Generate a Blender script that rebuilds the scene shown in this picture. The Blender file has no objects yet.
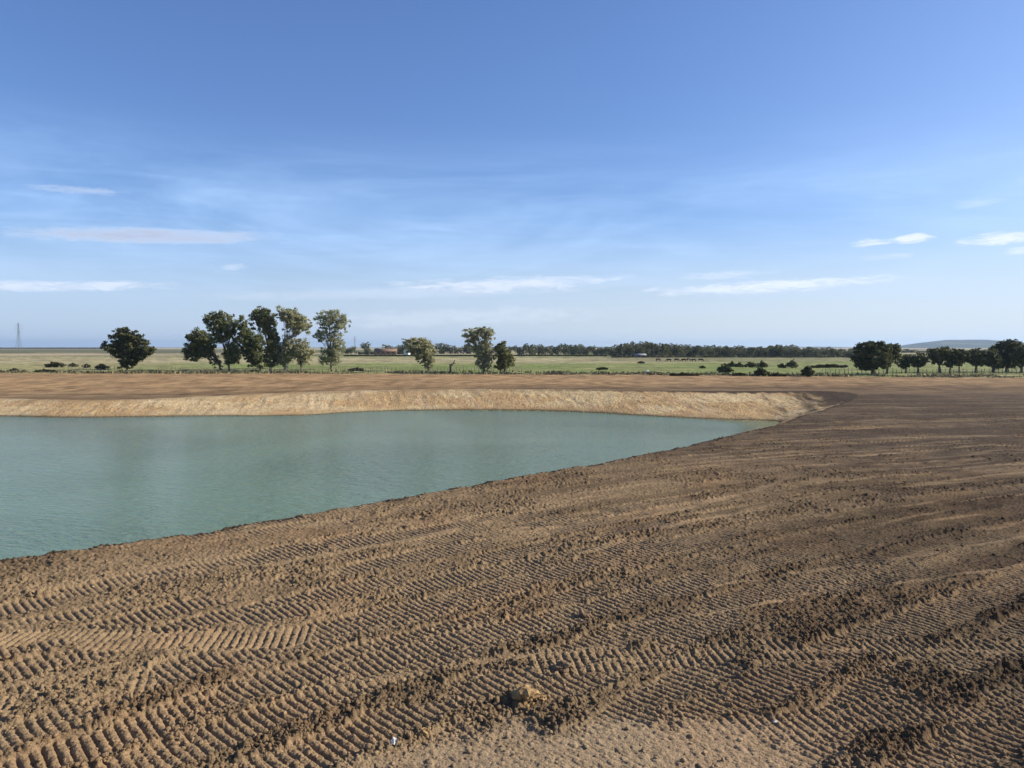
import bpy, math, random
import numpy as np
from mathutils import Vector, Quaternion

random.seed(7)
RNG = np.random.default_rng(11)
SC = bpy.context.scene
COL = SC.collection
R = math.radians

# ------------------------------------------------------------------ camera
H = 6.0                      # eye height above the levelled ground
F = 774.0                    # focal length in pixels of a 1024 wide picture
HOR = 347.0
PITCH = math.atan((384 - HOR) / F)
cam_d = bpy.data.cameras.new('camera')
cam_d.sensor_width = 36.0
cam_d.lens = F * 36.0 / 1024.0
cam_d.clip_start = 0.1
cam_d.clip_end = 60000
cam = bpy.data.objects.new('camera', cam_d)
COL.objects.link(cam)
cam.location = (0, 0, H)
cam.rotation_euler = (math.pi / 2 - PITCH, 0, 0)
SC.camera = cam
SC.cycles.max_bounces = 6; SC.cycles.diffuse_bounces = 3; SC.cycles.glossy_bounces = 3
SC.render.resolution_x, SC.render.resolution_y = 1024, 768

# ------------------------------------------------------------------ light
SUN_AZ, SUN_EL = R(82), R(31)
SC.view_settings.view_transform = 'Standard'
SC.view_settings.look = 'None'
SC.view_settings.gamma = 1
SC.view_settings.exposure = 0.55
try: SC.view_settings.use_curve_mapping = False
except Exception: pass
sd = bpy.data.lights.new('sun', 'SUN')
sd.energy = 5.0
sd.angle = R(0.5)
sd.color = (1.0, 0.92, 0.78)
sun = bpy.data.objects.new('sun', sd)
COL.objects.link(sun)
sv = Vector((math.cos(SUN_EL) * math.sin(SUN_AZ), math.cos(SUN_EL) * math.cos(SUN_AZ), math.sin(SUN_EL)))
sun.rotation_euler = sv.to_track_quat('Z', 'Y').to_euler()
sun.location = (40, 0, 60)

def ray(px, py):
    dx, dy = (px - 512) / F, -(py - 384) / F
    c, s = math.cos(PITCH), math.sin(PITCH)
    return Vector((dx, c + dy * s, -s + dy * c))

def at(px, py, z=0.0):
    d = ray(px, py)
    k = (z - H) / d.z
    return (d.x * k, d.y * k)

def azel(px, py):
    d = ray(px, py).normalized()
    return math.atan2(d.x, d.y), math.asin(d.z)

# ------------------------------------------------------------------ node helper
class NT:
    def __init__(s, tree):
        s.t = tree; s.n = tree.nodes; s.l = tree.links
        s.n.clear()
    def new(s, kind, **kw):
        n = s.n.new(kind)
        for k, v in kw.items(): setattr(n, k, v)
        return n
    def put(s, sock, v):
        if isinstance(v, bpy.types.NodeSocket): s.l.new(v, sock)
        elif v is not None: sock.default_value = v
    def m(s, op, a, b=None, c=None, clamp=False):
        n = s.new('ShaderNodeMath', operation=op, use_clamp=clamp)
        for i, v in enumerate((a, b, c)):
            if v is not None: s.put(n.inputs[i], v)
        return n.outputs[0]
    def vm(s, op, a, b=None):
        n = s.new('ShaderNodeVectorMath', operation=op)
        s.put(n.inputs[0], a)
        if b is not None: s.put(n.inputs[1], b)
        return n.outputs[0]
    def noise(s, vec, scale, detail=3, rough=.55, dist=0.0):
        n = s.new('ShaderNodeTexNoise')
        s.put(n.inputs['Vector'], vec)
        n.inputs['Scale'].default_value = scale
        n.inputs['Detail'].default_value = detail
        n.inputs['Roughness'].default_value = rough
        n.inputs['Distortion'].default_value = dist
        return n.outputs[0]
    def mix(s, f, a, b, blend='MIX'):
        n = s.new('ShaderNodeMix', data_type='RGBA', blend_type=blend)
        s.put(n.inputs[0], f)
        for i, v in ((6, a), (7, b)):
            if not isinstance(v, bpy.types.NodeSocket) and len(v) == 3: v = (*v, 1)
            s.put(n.inputs[i], v)
        return n.outputs[2]
    def ramp(s, v, lo, hi, a=0.0, b=1.0):
        n = s.new('ShaderNodeMapRange', interpolation_type='SMOOTHSTEP')
        s.put(n.inputs[0], v)
        for i, q in zip((1, 2, 3, 4), (lo, hi, a, b)): n.inputs[i].default_value = q
        return n.outputs[0]

# ------------------------------------------------------------------ world
W = bpy.data.worlds.new('World')
SC.world = W
W.use_nodes = True
t = NT(W.node_tree)
sky = t.new('ShaderNodeTexSky', sky_type='NISHITA')
sky.sun_disc = False
sky.sun_elevation = SUN_EL
sky.sun_rotation = SUN_AZ
sky.altitude = 0
sky.air_density = 1.0
sky.dust_density = 0.7
sky.ozone_density = 2.2
tc = t.new('ShaderNodeTexCoord')
sep = t.new('ShaderNodeSeparateXYZ'); t.l.new(tc.outputs['Generated'], sep.inputs[0])
sx, sy, sz = sep.outputs
az = t.m('ARCTAN2', sx, sy)
el = t.m('ARCSINE', sz)
cmb = t.new('ShaderNodeCombineXYZ')
t.l.new(az, cmb.inputs[0]); t.l.new(t.m('MULTIPLY', el, 9.0), cmb.inputs[1])
streak = t.noise(cmb.outputs[0], 5.0, 6, .6, .5)
cmb2 = t.new('ShaderNodeCombineXYZ')
t.l.new(t.m('ADD', az, t.m('MULTIPLY', el, .8)), cmb2.inputs[0]); t.l.new(t.m('MULTIPLY', el, 5.0), cmb2.inputs[1])
wisp = t.noise(cmb2.outputs[0], 2.2, 5, .6, .6)
cmb3 = t.new('ShaderNodeCombineXYZ')
t.l.new(az, cmb3.inputs[0]); t.l.new(t.m('MULTIPLY', el, 5.0), cmb3.inputs[1])
puff = t.noise(cmb3.outputs[0], 22.0, 8, .72, .8)
# broad veil of thin cirrus between 2 and 13 degrees, plus clouds of their own
band = t.m('MULTIPLY', t.ramp(el, .0, .10), t.ramp(el, .28, .13))
veil = t.m('MULTIPLY', band, t.ramp(wisp, .34, .72, .05, .55))
veil = t.m('ADD', veil, t.m('MULTIPLY', band, t.ramp(streak, .45, .75, 0, .22)))
low = t.m('MULTIPLY', t.ramp(el, .17, -.01), .85)
cloud = None
grey = None
#        px   py  halfw halfh  strength greyish
CL = [(150, 236, 125, 8, .95, 1.0), (75, 190, 50, 4, .35, .5), (75, 286, 100, 5.5, .75, .1), (505, 285, 110, 8, .80, .15),
      (405, 293, 230, 6, .30, .6), (775, 286, 135, 6, .95, 0), (728, 275, 45, 4, .5, .1), (872, 242.5, 26, 4, .95, 0),
      (912, 239, 22, 5, .95, 0), (1000, 238, 46, 6, 1.0, 0), (1020, 251, 16, 4, .8, 0), (232, 267, 13, 4, .35, .1),
      (883, 257, 28, 3, .35, 0), (450, 318, 160, 9, .35, .2), (440, 344, 60, 4, .0, .5), (975, 203, 26, 5, .25, 0)]
for px, py, hw, hh, st, gr in CL:
    a0, e0 = azel(px, py)
    a1, _ = azel(px + hw, py); _, e1 = azel(px, py - hh)
    u = t.m('DIVIDE', t.m('SUBTRACT', az, a0), a1 - a0)
    tilt = t.m('MULTIPLY', t.m('SUBTRACT', az, a0), .035)
    v = t.m('DIVIDE', t.m('SUBTRACT', t.m('SUBTRACT', el, e0), tilt), e1 - e0)
    d = t.m('ADD', t.m('MULTIPLY', u, u), t.m('MULTIPLY', v, v))
    d = t.m('ADD', d, t.m('MULTIPLY', t.m('SUBTRACT', puff, .5), 2.6 if gr > .5 else 5.5))
    f = t.ramp(d, 1.35, -.45, 0, st)
    cloud = f if cloud is None else t.m('MAXIMUM', cloud, f)
    if gr > 0:
        g = t.m('MULTIPLY', f, gr)
        grey = g if grey is None else t.m('MAXIMUM', grey, g)
skc = t.mix(1.0, sky.outputs[0], (.84, 1.03, 1.42), 'MULTIPLY')
c0 = t.mix(t.m('MINIMUM', veil, .7), skc, (5.6, 8.0, 11.8))
lowc = t.mix(t.ramp(az, -.6, .6), (5.4, 6.6, 8.5), (7.1, 7.8, 8.6))
c0 = t.mix(low, c0, lowc)
c0 = t.mix(t.m('MULTIPLY', t.ramp(az, .1, .8), t.ramp(el, .5, .1, .03, .22)), c0, (6.0, 7.2, 9.3))
ccol = t.mix(grey, (8.6, 9.2, 10.4), (4.5, 5.0, 6.6))
c1 = t.mix(t.m('MULTIPLY', cloud, .95), c0, ccol)
bg = t.new('ShaderNodeBackground')
t.l.new(c1, bg.inputs[0]); bg.inputs[1].default_value = 0.075
wo = t.new('ShaderNodeOutputWorld'); t.l.new(bg.outputs[0], wo.inputs[0])

# ------------------------------------------------------------------ noise in numpy
def _hash(ix, iy, seed):
    h = ix.astype(np.int32).view(np.uint32) * np.uint32(374761393)
    h += iy.astype(np.int32).view(np.uint32) * np.uint32(668265263)
    h += np.uint32((seed * 1442695041) & 0xFFFFFFFF)
    h ^= h >> np.uint32(13)
    h *= np.uint32(1274126177)
    h ^= h >> np.uint32(16)
    return (h >> np.uint32(8)).astype(np.float32) * np.float32(1 / 16777216.0)

def vnoise(x, y, seed):
    ix, iy = np.floor(x), np.floor(y)
    fx, fy = x - ix, y - iy
    fx = fx * fx * (3 - 2 * fx); fy = fy * fy * (3 - 2 * fy)
    a = _hash(ix, iy, seed); b = _hash(ix + 1, iy, seed)
    c = _hash(ix, iy + 1, seed); d = _hash(ix + 1, iy + 1, seed)
    return (a * (1 - fx) + b * fx) * (1 - fy) + (c * (1 - fx) + d * fx) * fy

def fbm(x, y, seed, octs=4, gain=.5):
    s = 0; a = 1; tot = 0
    for i in range(octs):
        c, q = math.cos(i * 1.3), math.sin(i * 1.3)
        s = s + a * vnoise((x * c - y * q) * 2 ** i + 7.3 * i, (x * q + y * c) * 2 ** i - 3.1 * i, seed + i)
        tot += a; a *= gain
    return s / tot

def lumps(x, y, cell, seed, prob, flat=.7):
    """height of crumbs: one possible half-buried lump per cell"""
    gx, gy = x / cell, y / cell
    ix, iy = np.floor(gx), np.floor(gy)
    out = np.zeros_like(x)
    for dx in (-1, 0, 1):
        for dy in (-1, 0, 1):
            cx, cy = ix + dx, iy + dy
            jx = cx + _hash(cx, cy, seed); jy = cy + _hash(cx, cy, seed + 1)
            rr = .25 + .75 * _hash(cx, cy, seed + 2) ** 1.6
            on = _hash(cx, cy, seed + 3) < prob
            th = _hash(cx, cy, seed + 4) * 3.14
            ct, st = np.cos(th), np.sin(th)
            ax, ay = gx - jx, gy - jy
            u = (ax * ct + ay * st); v = (-ax * st + ay * ct) * 1.5
            d2 = (u * u + v * v) / (rr * rr)
            hgt = np.sqrt(np.clip(1 - d2, 0, 1)) * rr * cell * flat
            out = np.maximum(out, np.where(on, hgt, 0))
    return out

def sm(x, a, b):
    t_ = np.clip((x - a) / (b - a), 0, 1)
    return t_ * t_ * (3 - 2 * t_)

# ------------------------------------------------------------------ lake outline
WZ = -2.3
def gz(x, y):                # gentle lie of the land: the ground dips behind the far left shore
    return -0.95 * sm(-x, -5, 45) * sm(y, 66, 84) * (1 - sm(y, 104, 150))

def at_land(px, py):
    z = 0.0
    for _ in range(8):
        p = at(px, py, z); z = float(gz(np.float64(p[0]), np.float64(p[1])))
    return p

near_px = [(0, 562), (120, 545), (250, 525), (380, 503.5), (500, 481.5), (600, 464.5), (680, 448.5), (735, 436), (770, 427.5)]
near = [at(*p) for p in near_px]
d0 = np.array(near[0]) - np.array(near[1]); d0 /= np.linalg.norm(d0)
pre = [tuple(np.array(near[0]) + d0 * k) for k in (80, 50, 25, 10)]
corner = [at(*p) for p in [(806, 416), (838, 405.5), (856, 399), (858, 393), (825, 390.8)]]
far = [at_land(*p) for p in [(780, 391), (700, 391.2), (640, 390.5), (580, 389.5), (520, 389), (450, 389), (380, 390), (320, 391.5), (260, 393.5),
                             (200, 396.5), (150, 399), (100, 400.3), (60, 399.8), (0, 398.2), (-70, 397.5)]]
west = [(far[-1][0] - 25, far[-1][1] - 4), (-125, 60), (-130, 10)]
CREST = pre + near + corner + far + west
def inset(pts, k):
    out = []
    for i, p in enumerate(pts):
        a = np.array(pts[max(i - 1, 0)]); b = np.array(pts[min(i + 1, len(pts) - 1)])
        tn = (b - a) / np.linalg.norm(b - a)
        out.append((p[0] - tn[1] * k, p[1] + tn[0] * k))
    return out
wn = inset(pre + near[:-1], 5.2)
wcorner = [(at(770, 427.5)[0] - .8, at(770, 427.5)[1] + 8), at(774, 426.3, WZ), at(782, 422.6, WZ)]
wfar = [at(px, py, WZ) for px, py in [(776, 421.2), (735, 420.3), (690, 418), (640, 415.5), (600, 413), (560, 411.2), (510, 410.4), (450, 410.2),
                                       (400, 410.5), (350, 412.3), (310, 415), (270, 416), (200, 415.8), (140, 416.8), (80, 417.6), (40, 417),
                                       (0, 416), (-70, 416)]]
wwest = [(wfar[-1][0] - 18, wfar[-1][1] - 6), (-118, 57), (-123, 12)]
WATERL = wn + wcorner + wfar + wwest

def chaikin(p, n=2):
    p = np.array(p)
    for _ in range(n):
        q = np.roll(p, -1, 0)
        p = np.stack([.75 * p + .25 * q, .25 * p + .75 * q], 1).reshape(-1, 2)
    return p
CREST = chaikin(CREST, 1); WATERL = chaikin(WATERL, 1)
# ragged shore
nn = np.arange(len(WATERL))

def poly_sd(x, y, P):
    """signed distance, positive inside"""
    d2 = np.full(x.shape, 1e18)
    inside = np.zeros(x.shape, bool)
    Q = np.roll(P, -1, 0)
    for (ax, ay), (bx, by) in zip(P, Q):
        ex, ey = bx - ax, by - ay
        wx, wy = x - ax, y - ay
        tt = np.clip((wx * ex + wy * ey) / (ex * ex + ey * ey + 1e-12), 0, 1)
        qx, qy = wx - ex * tt, wy - ey * tt
        d2 = np.minimum(d2, qx * qx + qy * qy)
        if abs(ey) > 1e-12:
            c = ((ay > y) != (by > y)) & (x < ex * (y - ay) / ey + ax)
            inside ^= c
    d = np.sqrt(d2)
    return np.where(inside, d, -d)

# ------------------------------------------------------------------ crawler track lanes
def circle3(p, q, r):
    ax, ay = p; bx, by = q; cx, cy = r
    d = 2 * (ax * (by - cy) + bx * (cy - ay) + cx * (ay - by))
    ux = ((ax * ax + ay * ay) * (by - cy) + (bx * bx + by * by) * (cy - ay) + (cx * cx + cy * cy) * (ay - by)) / d
    uy = ((ax * ax + ay * ay) * (cx - bx) + (bx * bx + by * by) * (ax - cx) + (cx * cx + cy * cy) * (bx - ax)) / d
    return ux, uy, math.hypot(ax - ux, ay - uy)

LANES = []
rl = random.Random(5)
def lane(pts, thr, half, short=False):
    a, b, c = [np.array(p) for p in pts]
    mid = (a + c) / 2; ch = c - a; L = np.linalg.norm(ch); nrm = np.array([-ch[1], ch[0]]) / L
    sag = float((b - mid) @ nrm); lim = L * L / 8 / 55          # never tighter than 55 m
    sag = max(-lim, min(lim, sag)) if abs(sag) > 1e-3 else 1e-3
    cx, cy, rad = circle3(tuple(a), tuple(mid + nrm * sag), tuple(c))
    return ((cx, cy, rad), rl.uniform(0, 6), thr, half, (float(mid[0]), float(mid[1]), L * .55 if short else 1e9))

# one sweep of neighbouring passes, all bending the same way round a far centre
BC, BR = (60.0, -55.0), 92.8
def base_n(x, y):
    d = np.hypot(x - BC[0], y - BC[1])
    return d - BR, BR * np.arctan2(y - BC[1], x - BC[0])
n0 = -13.0; i_ = 0
while n0 < 34:
    LANES.append(((BC[0] + rl.uniform(-.6, .6), BC[1] + rl.uniform(-.6, .6), BR + n0), rl.uniform(0, 6), (.30 if n0 < 3 else min(.56, .30 + (n0 - 3) * .028)) + rl.uniform(-.05, .09), 1, (0, 0, 1e9)))
    n0 += rl.choice([1.18, 1.25, 1.3, 1.5, 1.75])
for u_ in (-.3, .05, .3, .6):
    P = (-2 - 4 * u_, 14 + 16 * u_); hd = R(50 - 14 * (u_ > 0)); rad_ = 70
    LANES.append(((P[0] + rad_ * math.sin(hd), P[1] - rad_ * math.cos(hd), rad_), rl.uniform(0, 6), .48, 1, (0, 0, 1e9)))
for tri in [((0, 640), (130, 640), (300, 632)), ((0, 700), (60, 690), (150, 680)), ((560, 664), (800, 654), (1060, 650)), ((650, 745), (850, 722), (1060, 700))]:
    LANES.append(lane([at(*p) for p in tri], .30, .9, True))

SKIDS = [(((600, 661), (800, 654), (1040, 650)), .13), (((600, 679), (720, 668), (850, 664)), .10), (((290, 693), (440, 670), (620, 646)), .12),
         (((340, 768), (420, 754), (505, 741)), .20), (((590, 630), (800, 600), (1040, 562)), .10), (((120, 640), (200, 634), (330, 629)), .16),
         (((250, 571), (380, 545), (510, 516)), .22), (((560, 560), (690, 523), (830, 494)), .16), (((700, 590), (880, 560), (1040, 536)), .12),
         (((620, 520), (700, 505), (790, 480)), .18), (((-20, 600), (110, 578), (260, 552)), .16), (((870, 470), (930, 462), (1010, 447)), .35), (((0, 690), (90, 668), (200, 640)), .10)]
SK = [(lane([at(*p) for p in tri], 0, 1, True), w) for tri, w in SKIDS]
def soil(x, y, fine=True):
    """relief of the worked earth and how dry/compacted it is"""
    r = np.hypot(x, y)
    h = (fbm(x / 7, y / 7, 3, 3) - .5) * .20 + (fbm(x / 1.6, y / 1.6, 9, 3) - .5) * .10
    cover = fbm(x / 2.6, y / 2.6, 31, 4)
    trk = np.zeros_like(x)
    comp = np.zeros_like(x)
    ridge = np.zeros_like(x)
    wob = (fbm(x / 5.1, y / 5.1, 77, 2) - .5) * .5
    for k, ((cx, cy, rad), ph, thr, half, (mx_, my_, ml_)) in enumerate(LANES):
        dx, dy = x - cx, y - cy
        dd = np.hypot(dx, dy) - rad + wob
        near_ = (np.abs(dd) < 1.2) & (r < 75)
        if ml_ < 1e8: near_ &= np.hypot(x - mx_, y - my_) < ml_
        if not near_.any(): continue
        xx, yy, dn = x[near_], y[near_], dd[near_]
        s = rad * np.arctan2(dy[near_], dx[near_]) * 1.0
        tq = trk[near_]; cq = comp[near_]; rq = ridge[near_]
        patch = sm(fbm(xx / 1.9 + k * 5, yy / 1.9, 100 + k, 3), thr - .04, thr + .10)
        rough_ = sm(vnoise(xx / 2.4 + k, yy / 2.4, 88), .45, .75)
        for side in (0,):
            o = dn - side
            m_ = (1 - sm(np.abs(o) + (vnoise(xx * 4, yy * 4, 47) - .5) * .22, .47, .57)) * patch * half
            p_ = ((s + ph + side + (vnoise(xx * 1.1, yy * 1.1, 41 + k) - .5) * .035) / .168) % 1.0
            dep = .016 + .030 * vnoise(xx / 1.1, yy / 1.1, 60 + k)
            prof = -.02 - dep * np.exp(-((p_ - .5) / .13) ** 2) + .010 * np.cos(p_ * 6.283)
            tq = tq * (1 - m_) + prof * m_
            cq = np.maximum(cq * (1 - .8 * m_), m_)
            e = np.exp(-((np.abs(o) - .64) / .11) ** 2) * patch * (.25 + .6 * rough_)
            rq = np.maximum(rq * (1 - m_), e)
        trk[near_] = tq; comp[near_] = cq; ridge[near_] = rq
    h = h + trk
    skid = np.zeros_like(x)
    for ((cx, cy, rad), _, _, _, (mx_, my_, ml_)), w in SK:
        q = (np.hypot(x - mx_, y - my_) < ml_)
        if not q.any(): continue
        o = np.hypot(x[q] - cx, y[q] - cy) - rad + wob[q] * .7
        skid[q] = np.maximum(skid[q], np.exp(-(o / w) ** 4) * sm(fbm(x[q] / 1.5, y[q] / 1.5, 91, 2), .30, .48) * (1 - sm(np.hypot(x[q] - mx_, y[q] - my_), ml_ * .75, ml_)))
    h = h * (1 - .6 * skid) + .015 * skid
    comp = np.maximum(comp, skid)
    loose = np.clip(1.0 - comp * .93, 0, 1) * (.35 + .65 * sm(cover, .38, .62)) + ridge * .45
    pale = sm(-(np.hypot((x - 1.2) / 3.4, (y - 10.7 - .10 * (x - 1.2) + (fbm(x / .8, y / .8, 35, 3) - .5) * 1.2) / 1.35)), -1.35, -.65)   # smooth beaten patch
    loose = loose * (1 - .9 * pale)
    h = h * (1 - .82 * pale) + ridge * .04 * (1 - pale)
    if fine:
        h = h + np.minimum(lumps(x, y, .33, 200, .07, .24) * loose, .04)
        h = h + lumps(x, y, .115, 210, .42, .50) * loose
        q = r < 42
        h[q] += lumps(x[q], y[q], .078, 220, .8, .8) * (.30 + .70 * loose[q])
        q = r < 24
        h[q] += lumps(x[q], y[q], .036, 225, .8, .9) * (.45 + .55 * loose[q]) * (1 - .6 * pale[q])
        q = r < 32
        h[q] += (np.abs(fbm(x[q] / .11, y[q] / .11, 230, 3) - .5) - .12) * -.10 * (.25 + .75 * loose[q])
    return h, np.maximum(comp * .8, skid * 1.5), loose, pale, cover

def edge_y(x):               # where worked soil meets the meadow
    base = np.interp((x), [-160, -117, -39, 2, 38, 69, 99, 140], [177, 176, 174, 169, 164, 157, 150, 142])
    return base + (fbm(x / 9, x * 0 + 2, 50, 3) - .5) * 3

def terrain(x, y, want_col=True):
    z = gz(x, y)
    r = np.hypot(x, y)
    n = len(x)
    col = np.zeros((n, 3))
    zone = np.zeros(n, np.int8)            # 0 earth 1 bank 2 meadow 3 farmland
    ey = edge_y(x)
    fx = np.abs(np.arctan2(x, y)) < R(37.5)
    grass = (y > ey)
    zone[grass] = 2
    zone[(y > 520) | (r > 700) | (y < -60)] = 3
    earth = zone == 0
    lk = earth & (x > -145) & (x < 48) & (y > -25) & (y < 124) & (fx | (np.arange(n) % 1 == 0) & (r < 150))
    dc = np.full(n, -99.); dw = np.full(n, -99.)
    wig = (fbm(x[lk] / 2, y[lk] / 2, 15, 3) - .5) * .45 * sm(r[lk], 55, 75) + (fbm(x[lk] / .5, y[lk] / .5, 17, 3) - .5) * .7 * (1 - sm(r[lk], 55, 75))
    dc[lk] = poly_sd(x[lk], y[lk], CREST) + wig
    dw[lk] = poly_sd(x[lk], y[lk], WATERL) + wig * .6
    # ---- worked earth
    e = earth & (r < 112) & fx & (dc < 3)
    far_ = earth & ~e
    comp = np.zeros(n); loose = np.ones(n) * .7; pale = np.zeros(n)
    sh = np.zeros(n)
    a, b, c, d, _ = soil(x[e], y[e]); sh[e] = a; comp[e] = b; loose[e] = c; pale[e] = d
    e2 = earth & ~e
    far_relief = (fbm(x[e2] / 2.5, y[e2] / 1.0, 301, 4) - .5) * .16 * sm(r[e2], 3, 6)
    e3s = sm(r[e2], 60, 110)
    sh[e2] = far_relief * (1 - .2 * e3s)
    sh[e] *= 1 - .55 * sm(r[e], 75, 112)
    zc = z + sh * (1 - sm(dc, 0, 1.2) * .5)
    # ---- bank
    bank = (dc > 0) & (dw <= 0)
    t_ = np.clip(dc / (dc - dw + 1e-6), 0, 1)
    prof = np.where(t_ < .95, t_ * (.93 / .95), .93 + (t_ - .95) / .05 * .07)
    prof = np.where(t_ < .12, t_ * .55, .066 + (prof - .12 * .93 / .95) * (1 - .066) / (1 - .12 * .93 / .95))
    bz = zc.copy()
    q = bank
    gul = fbm((x[q] + .25 * y[q]) / .6, (y[q] - .1 * x[q]) / 8, 400, 4) - .5
    gul2 = fbm((x[q] + .2 * y[q]) / 1.6, y[q] / 5.0, 410, 5) - .5
    bz[q] = zc[q] * (1 - prof[q]) + WZ * prof[q] + (gul * .12 + gul2 * .16 + (fbm(x[q] / .8, y[q] / 1.2, 415, 4) - .5) * .26) * np.sin(np.clip(t_[q], 0, 1) * 3.14) ** .8 * sm(r[q], 60, 75)
    zz = bz
    inside = dw > 0
    shelf = sm(x, 18, 27) * sm(y, 60, 74)
    zz = np.where(inside, WZ - dw * (.45 - .39 * shelf) - .01, zz)
    zz = np.maximum(zz, -7.0)
    zone[(bank | inside) & ((y > 62) | (x < -30))] = 1
    # flatten meadow
    q = grass & (r < 900)
    zz[q] = z[q] + ((fbm(x[q] / 2.2, y[q] / 2.2, 500, 4) - .45) * .35 + (fbm(x[q] / 14, y[q] / 14, 505, 3) - .5) * .35) * sm(y[q], 0, 50)
    # =========== colours of the materials
    moist = np.array([.060, .040, .0235]); dry = np.array([.255, .176, .098]); buff = np.array([.31, .225, .138])
    def c_earth(x, y, r, comp, loose, pale):
        bn, bs = base_n(x, y)
        ptc = fbm(bs / 9, bn / 1.1, 601, 4)
        ptf = fbm(x / .7, y / .7, 611, 4)
        west_ = sm(-(x * .55 - y * .20 + 0.0), -6.0, 5.0)       # the west side has dried out
        nearness = 1 - sm(r, 11, 34)
        dryness = .04 + .56 * west_ * (1 - sm(y, 30, 60)) + .18 * nearness + .46 * comp * (.25 + .75 * nearness) + .75 * (ptc - .5) + .40 * (ptf - .5) - .14 * (loose - .4)
        scr = sm(fbm(bs / 6, bn / .40, 621, 3), .62, .74) * sm(r, 17, 28)      # scraped dry streaks
        dryness = dryness + scr * .45
        plat = sm(y, 88, 112)                                    # plateau behind the pond
        rows = fbm(x / 30, y / 3.2, 631, 4)
        dryness = np.where(plat > 0, dryness * (1 - plat) + plat * (.60 + (.35 + .75 * (1 - sm(x, 20, 50))) * (rows - .5) + .7 * (fbm(x / 2.6, y / 1.8, 633, 3) - .5) + .28 * sm(-x, -60, 40) + .35 * sm(y, 122, 134) * (1 - sm(x, 10, 80)) + .20 * sm(y, 120, 150)
                           - .30 * np.exp(-((y - 112) / 8.5) ** 2) * sm(x, -75, -40)), dryness)
        dryness = np.clip(dryness, 0, 1)[:, None]
        ec = moist * (1 - dryness) + dry * dryness
        ec = ec * (1 - pale[:, None] * .75) + buff * pale[:, None] * .75
        red = (sm(fbm(x / 3, y / 3, 641, 3), .52, .7) * .5)[:, None]
        ec = ec * (1 - red) + ec * np.array([1.05, .97, .93]) * red
        return ec
    def c_bank(x, y, t_, dw, inside):
        n = len(x)
        # bank: sand, rusty seams, top soil lip, wet foot, painted shade at the east end
        sand = np.array([.50, .37, .20]); rust = np.array([.41, .265, .125]); wet = np.array([.06, .05, .032]); cream = np.array([.57, .46, .30])
        s1 = fbm((x + .25 * y) / 1.3, (y - .1 * x) / 12, 700, 4)
        s2 = fbm(x / 9, y / 5, 710, 4)
        bc = sand[None, :] * np.ones((n, 1))
        k1 = sm(s2, .45, .62)[:, None] * .8; bc = bc * (1 - k1) + rust * k1
        k1 = sm(s1 * .5 + .5 * fbm(x / 1.5, y / 2.5, 735, 4), .50, .66)[:, None] * .28; bc = bc * (1 - k1) + cream * k1
        k1 = (sm(fbm((x + .25 * y) / .5, (y - .1 * x) / 5, 730, 3), .56, .75) * .5)[:, None]; bc = bc * (1 - k1) + np.array([.33, .22, .13]) * k1
        topsoil_shade = 1 - sm(t_ + (fbm(x / .8, y / 4, 720, 4) - .5) * .22, .07, .16)
        east_shade = sm(x - (y - 95) * .10 + (fbm((x - .2 * y) / .9, y / 9, 725, 4) - .5) * 11, 32, 39)  # left-facing end of the bank: dark soil plus shade painted into the colour
        topsoil_shade = np.maximum(topsoil_shade * (.25 + .75 * sm(x, -10, 30)), east_shade)
        topsoil_shade = np.where(y < 60, 1, topsoil_shade)[:, None]
        bc = bc * (1 - topsoil_shade) + (moist * 1.05) * topsoil_shade
        foot = np.exp(-np.clip((-dw) - .15, 0, 9) / .45)[:, None] * .9
        bc = bc * (1 - foot) + wet * foot
        bed = inside[:, None]
        bc = np.where(bed, np.array([.40, .33, .19]), bc)
        return bc
    def c_mead(x, y, ey):
        # meadow in strips
        green = np.array([.125, .170, .045]); bright = np.array([.200, .235, .070]); straw = np.array([.31, .270, .130]); olive = np.array([.115, .115, .055]); tan = np.array([.36, .30, .18])
        yv = y + (fbm(x / 40, y / 40, 810, 3) - .5) * 20
        n1 = fbm(x / 28, y / 9, 800, 4)[:, None]; n2 = fbm(x / 3, y / 2, 805, 4)[:, None]
        mc = green * (1 - n1) + bright * n1
        lft = (1 - sm(x + y * .43, -40, 25))[:, None]
        mc = mc * (1 - lft * .78) + straw * lft * .78                     # paler, drier pasture on the left
        k = (sm(yv, 262, 300) * (1 - sm(yv, 420, 470)) * (1 - sm(x / y, .16, .30)) * .85)[:, None]; mc = mc * (1 - k) + tan * k
        k = (sm(fbm(x / 34, y / 9, 820, 4), .50, .62) * .55)[:, None]; mc = mc * (1 - k) + (olive * .5 + straw * .5) * k
        fr = ((1 - sm(y - ey, 2, 12)) * (.35 + .5 * sm(fbm(x / 12, y / 4, 830, 3), .4, .6)))[:, None]
        mc = mc * (1 - fr) + (olive * .6 + straw * .4) * fr
        east2 = (sm(x, 78, 88) * (1 - sm(y - ey, 14, 22)))[:, None]
        mc = mc * (1 - east2 * .8) + straw * east2 * .8 * (.6 + .6 * n2)
        k = (sm(yv, 300, 335) * sm(x / y, .06, .14) * .8)[:, None]; mc = mc * (1 - k) + (olive * .75 + tan * .25) * k
        k = (sm(yv, 430, 480) * .6)[:, None]; mc = mc * (1 - k) + (olive * .6 + tan * .4) * k
        k = (sm(fbm(x / 7, y / 4, 840, 4), .52, .66) * .45)[:, None]; mc = mc * (1 - k) + (olive * .7 + straw * .3) * k
        k = (sm(fbm(x / 11, y / 5, 850, 4), .55, .68) * .5)[:, None]; mc = mc * (1 - k) + straw * k
        mc = mc * (.60 + .8 * n2)
        return mc
    olive_ = np.array([.115, .115, .055]); tan_ = np.array([.38, .31, .19])
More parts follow.
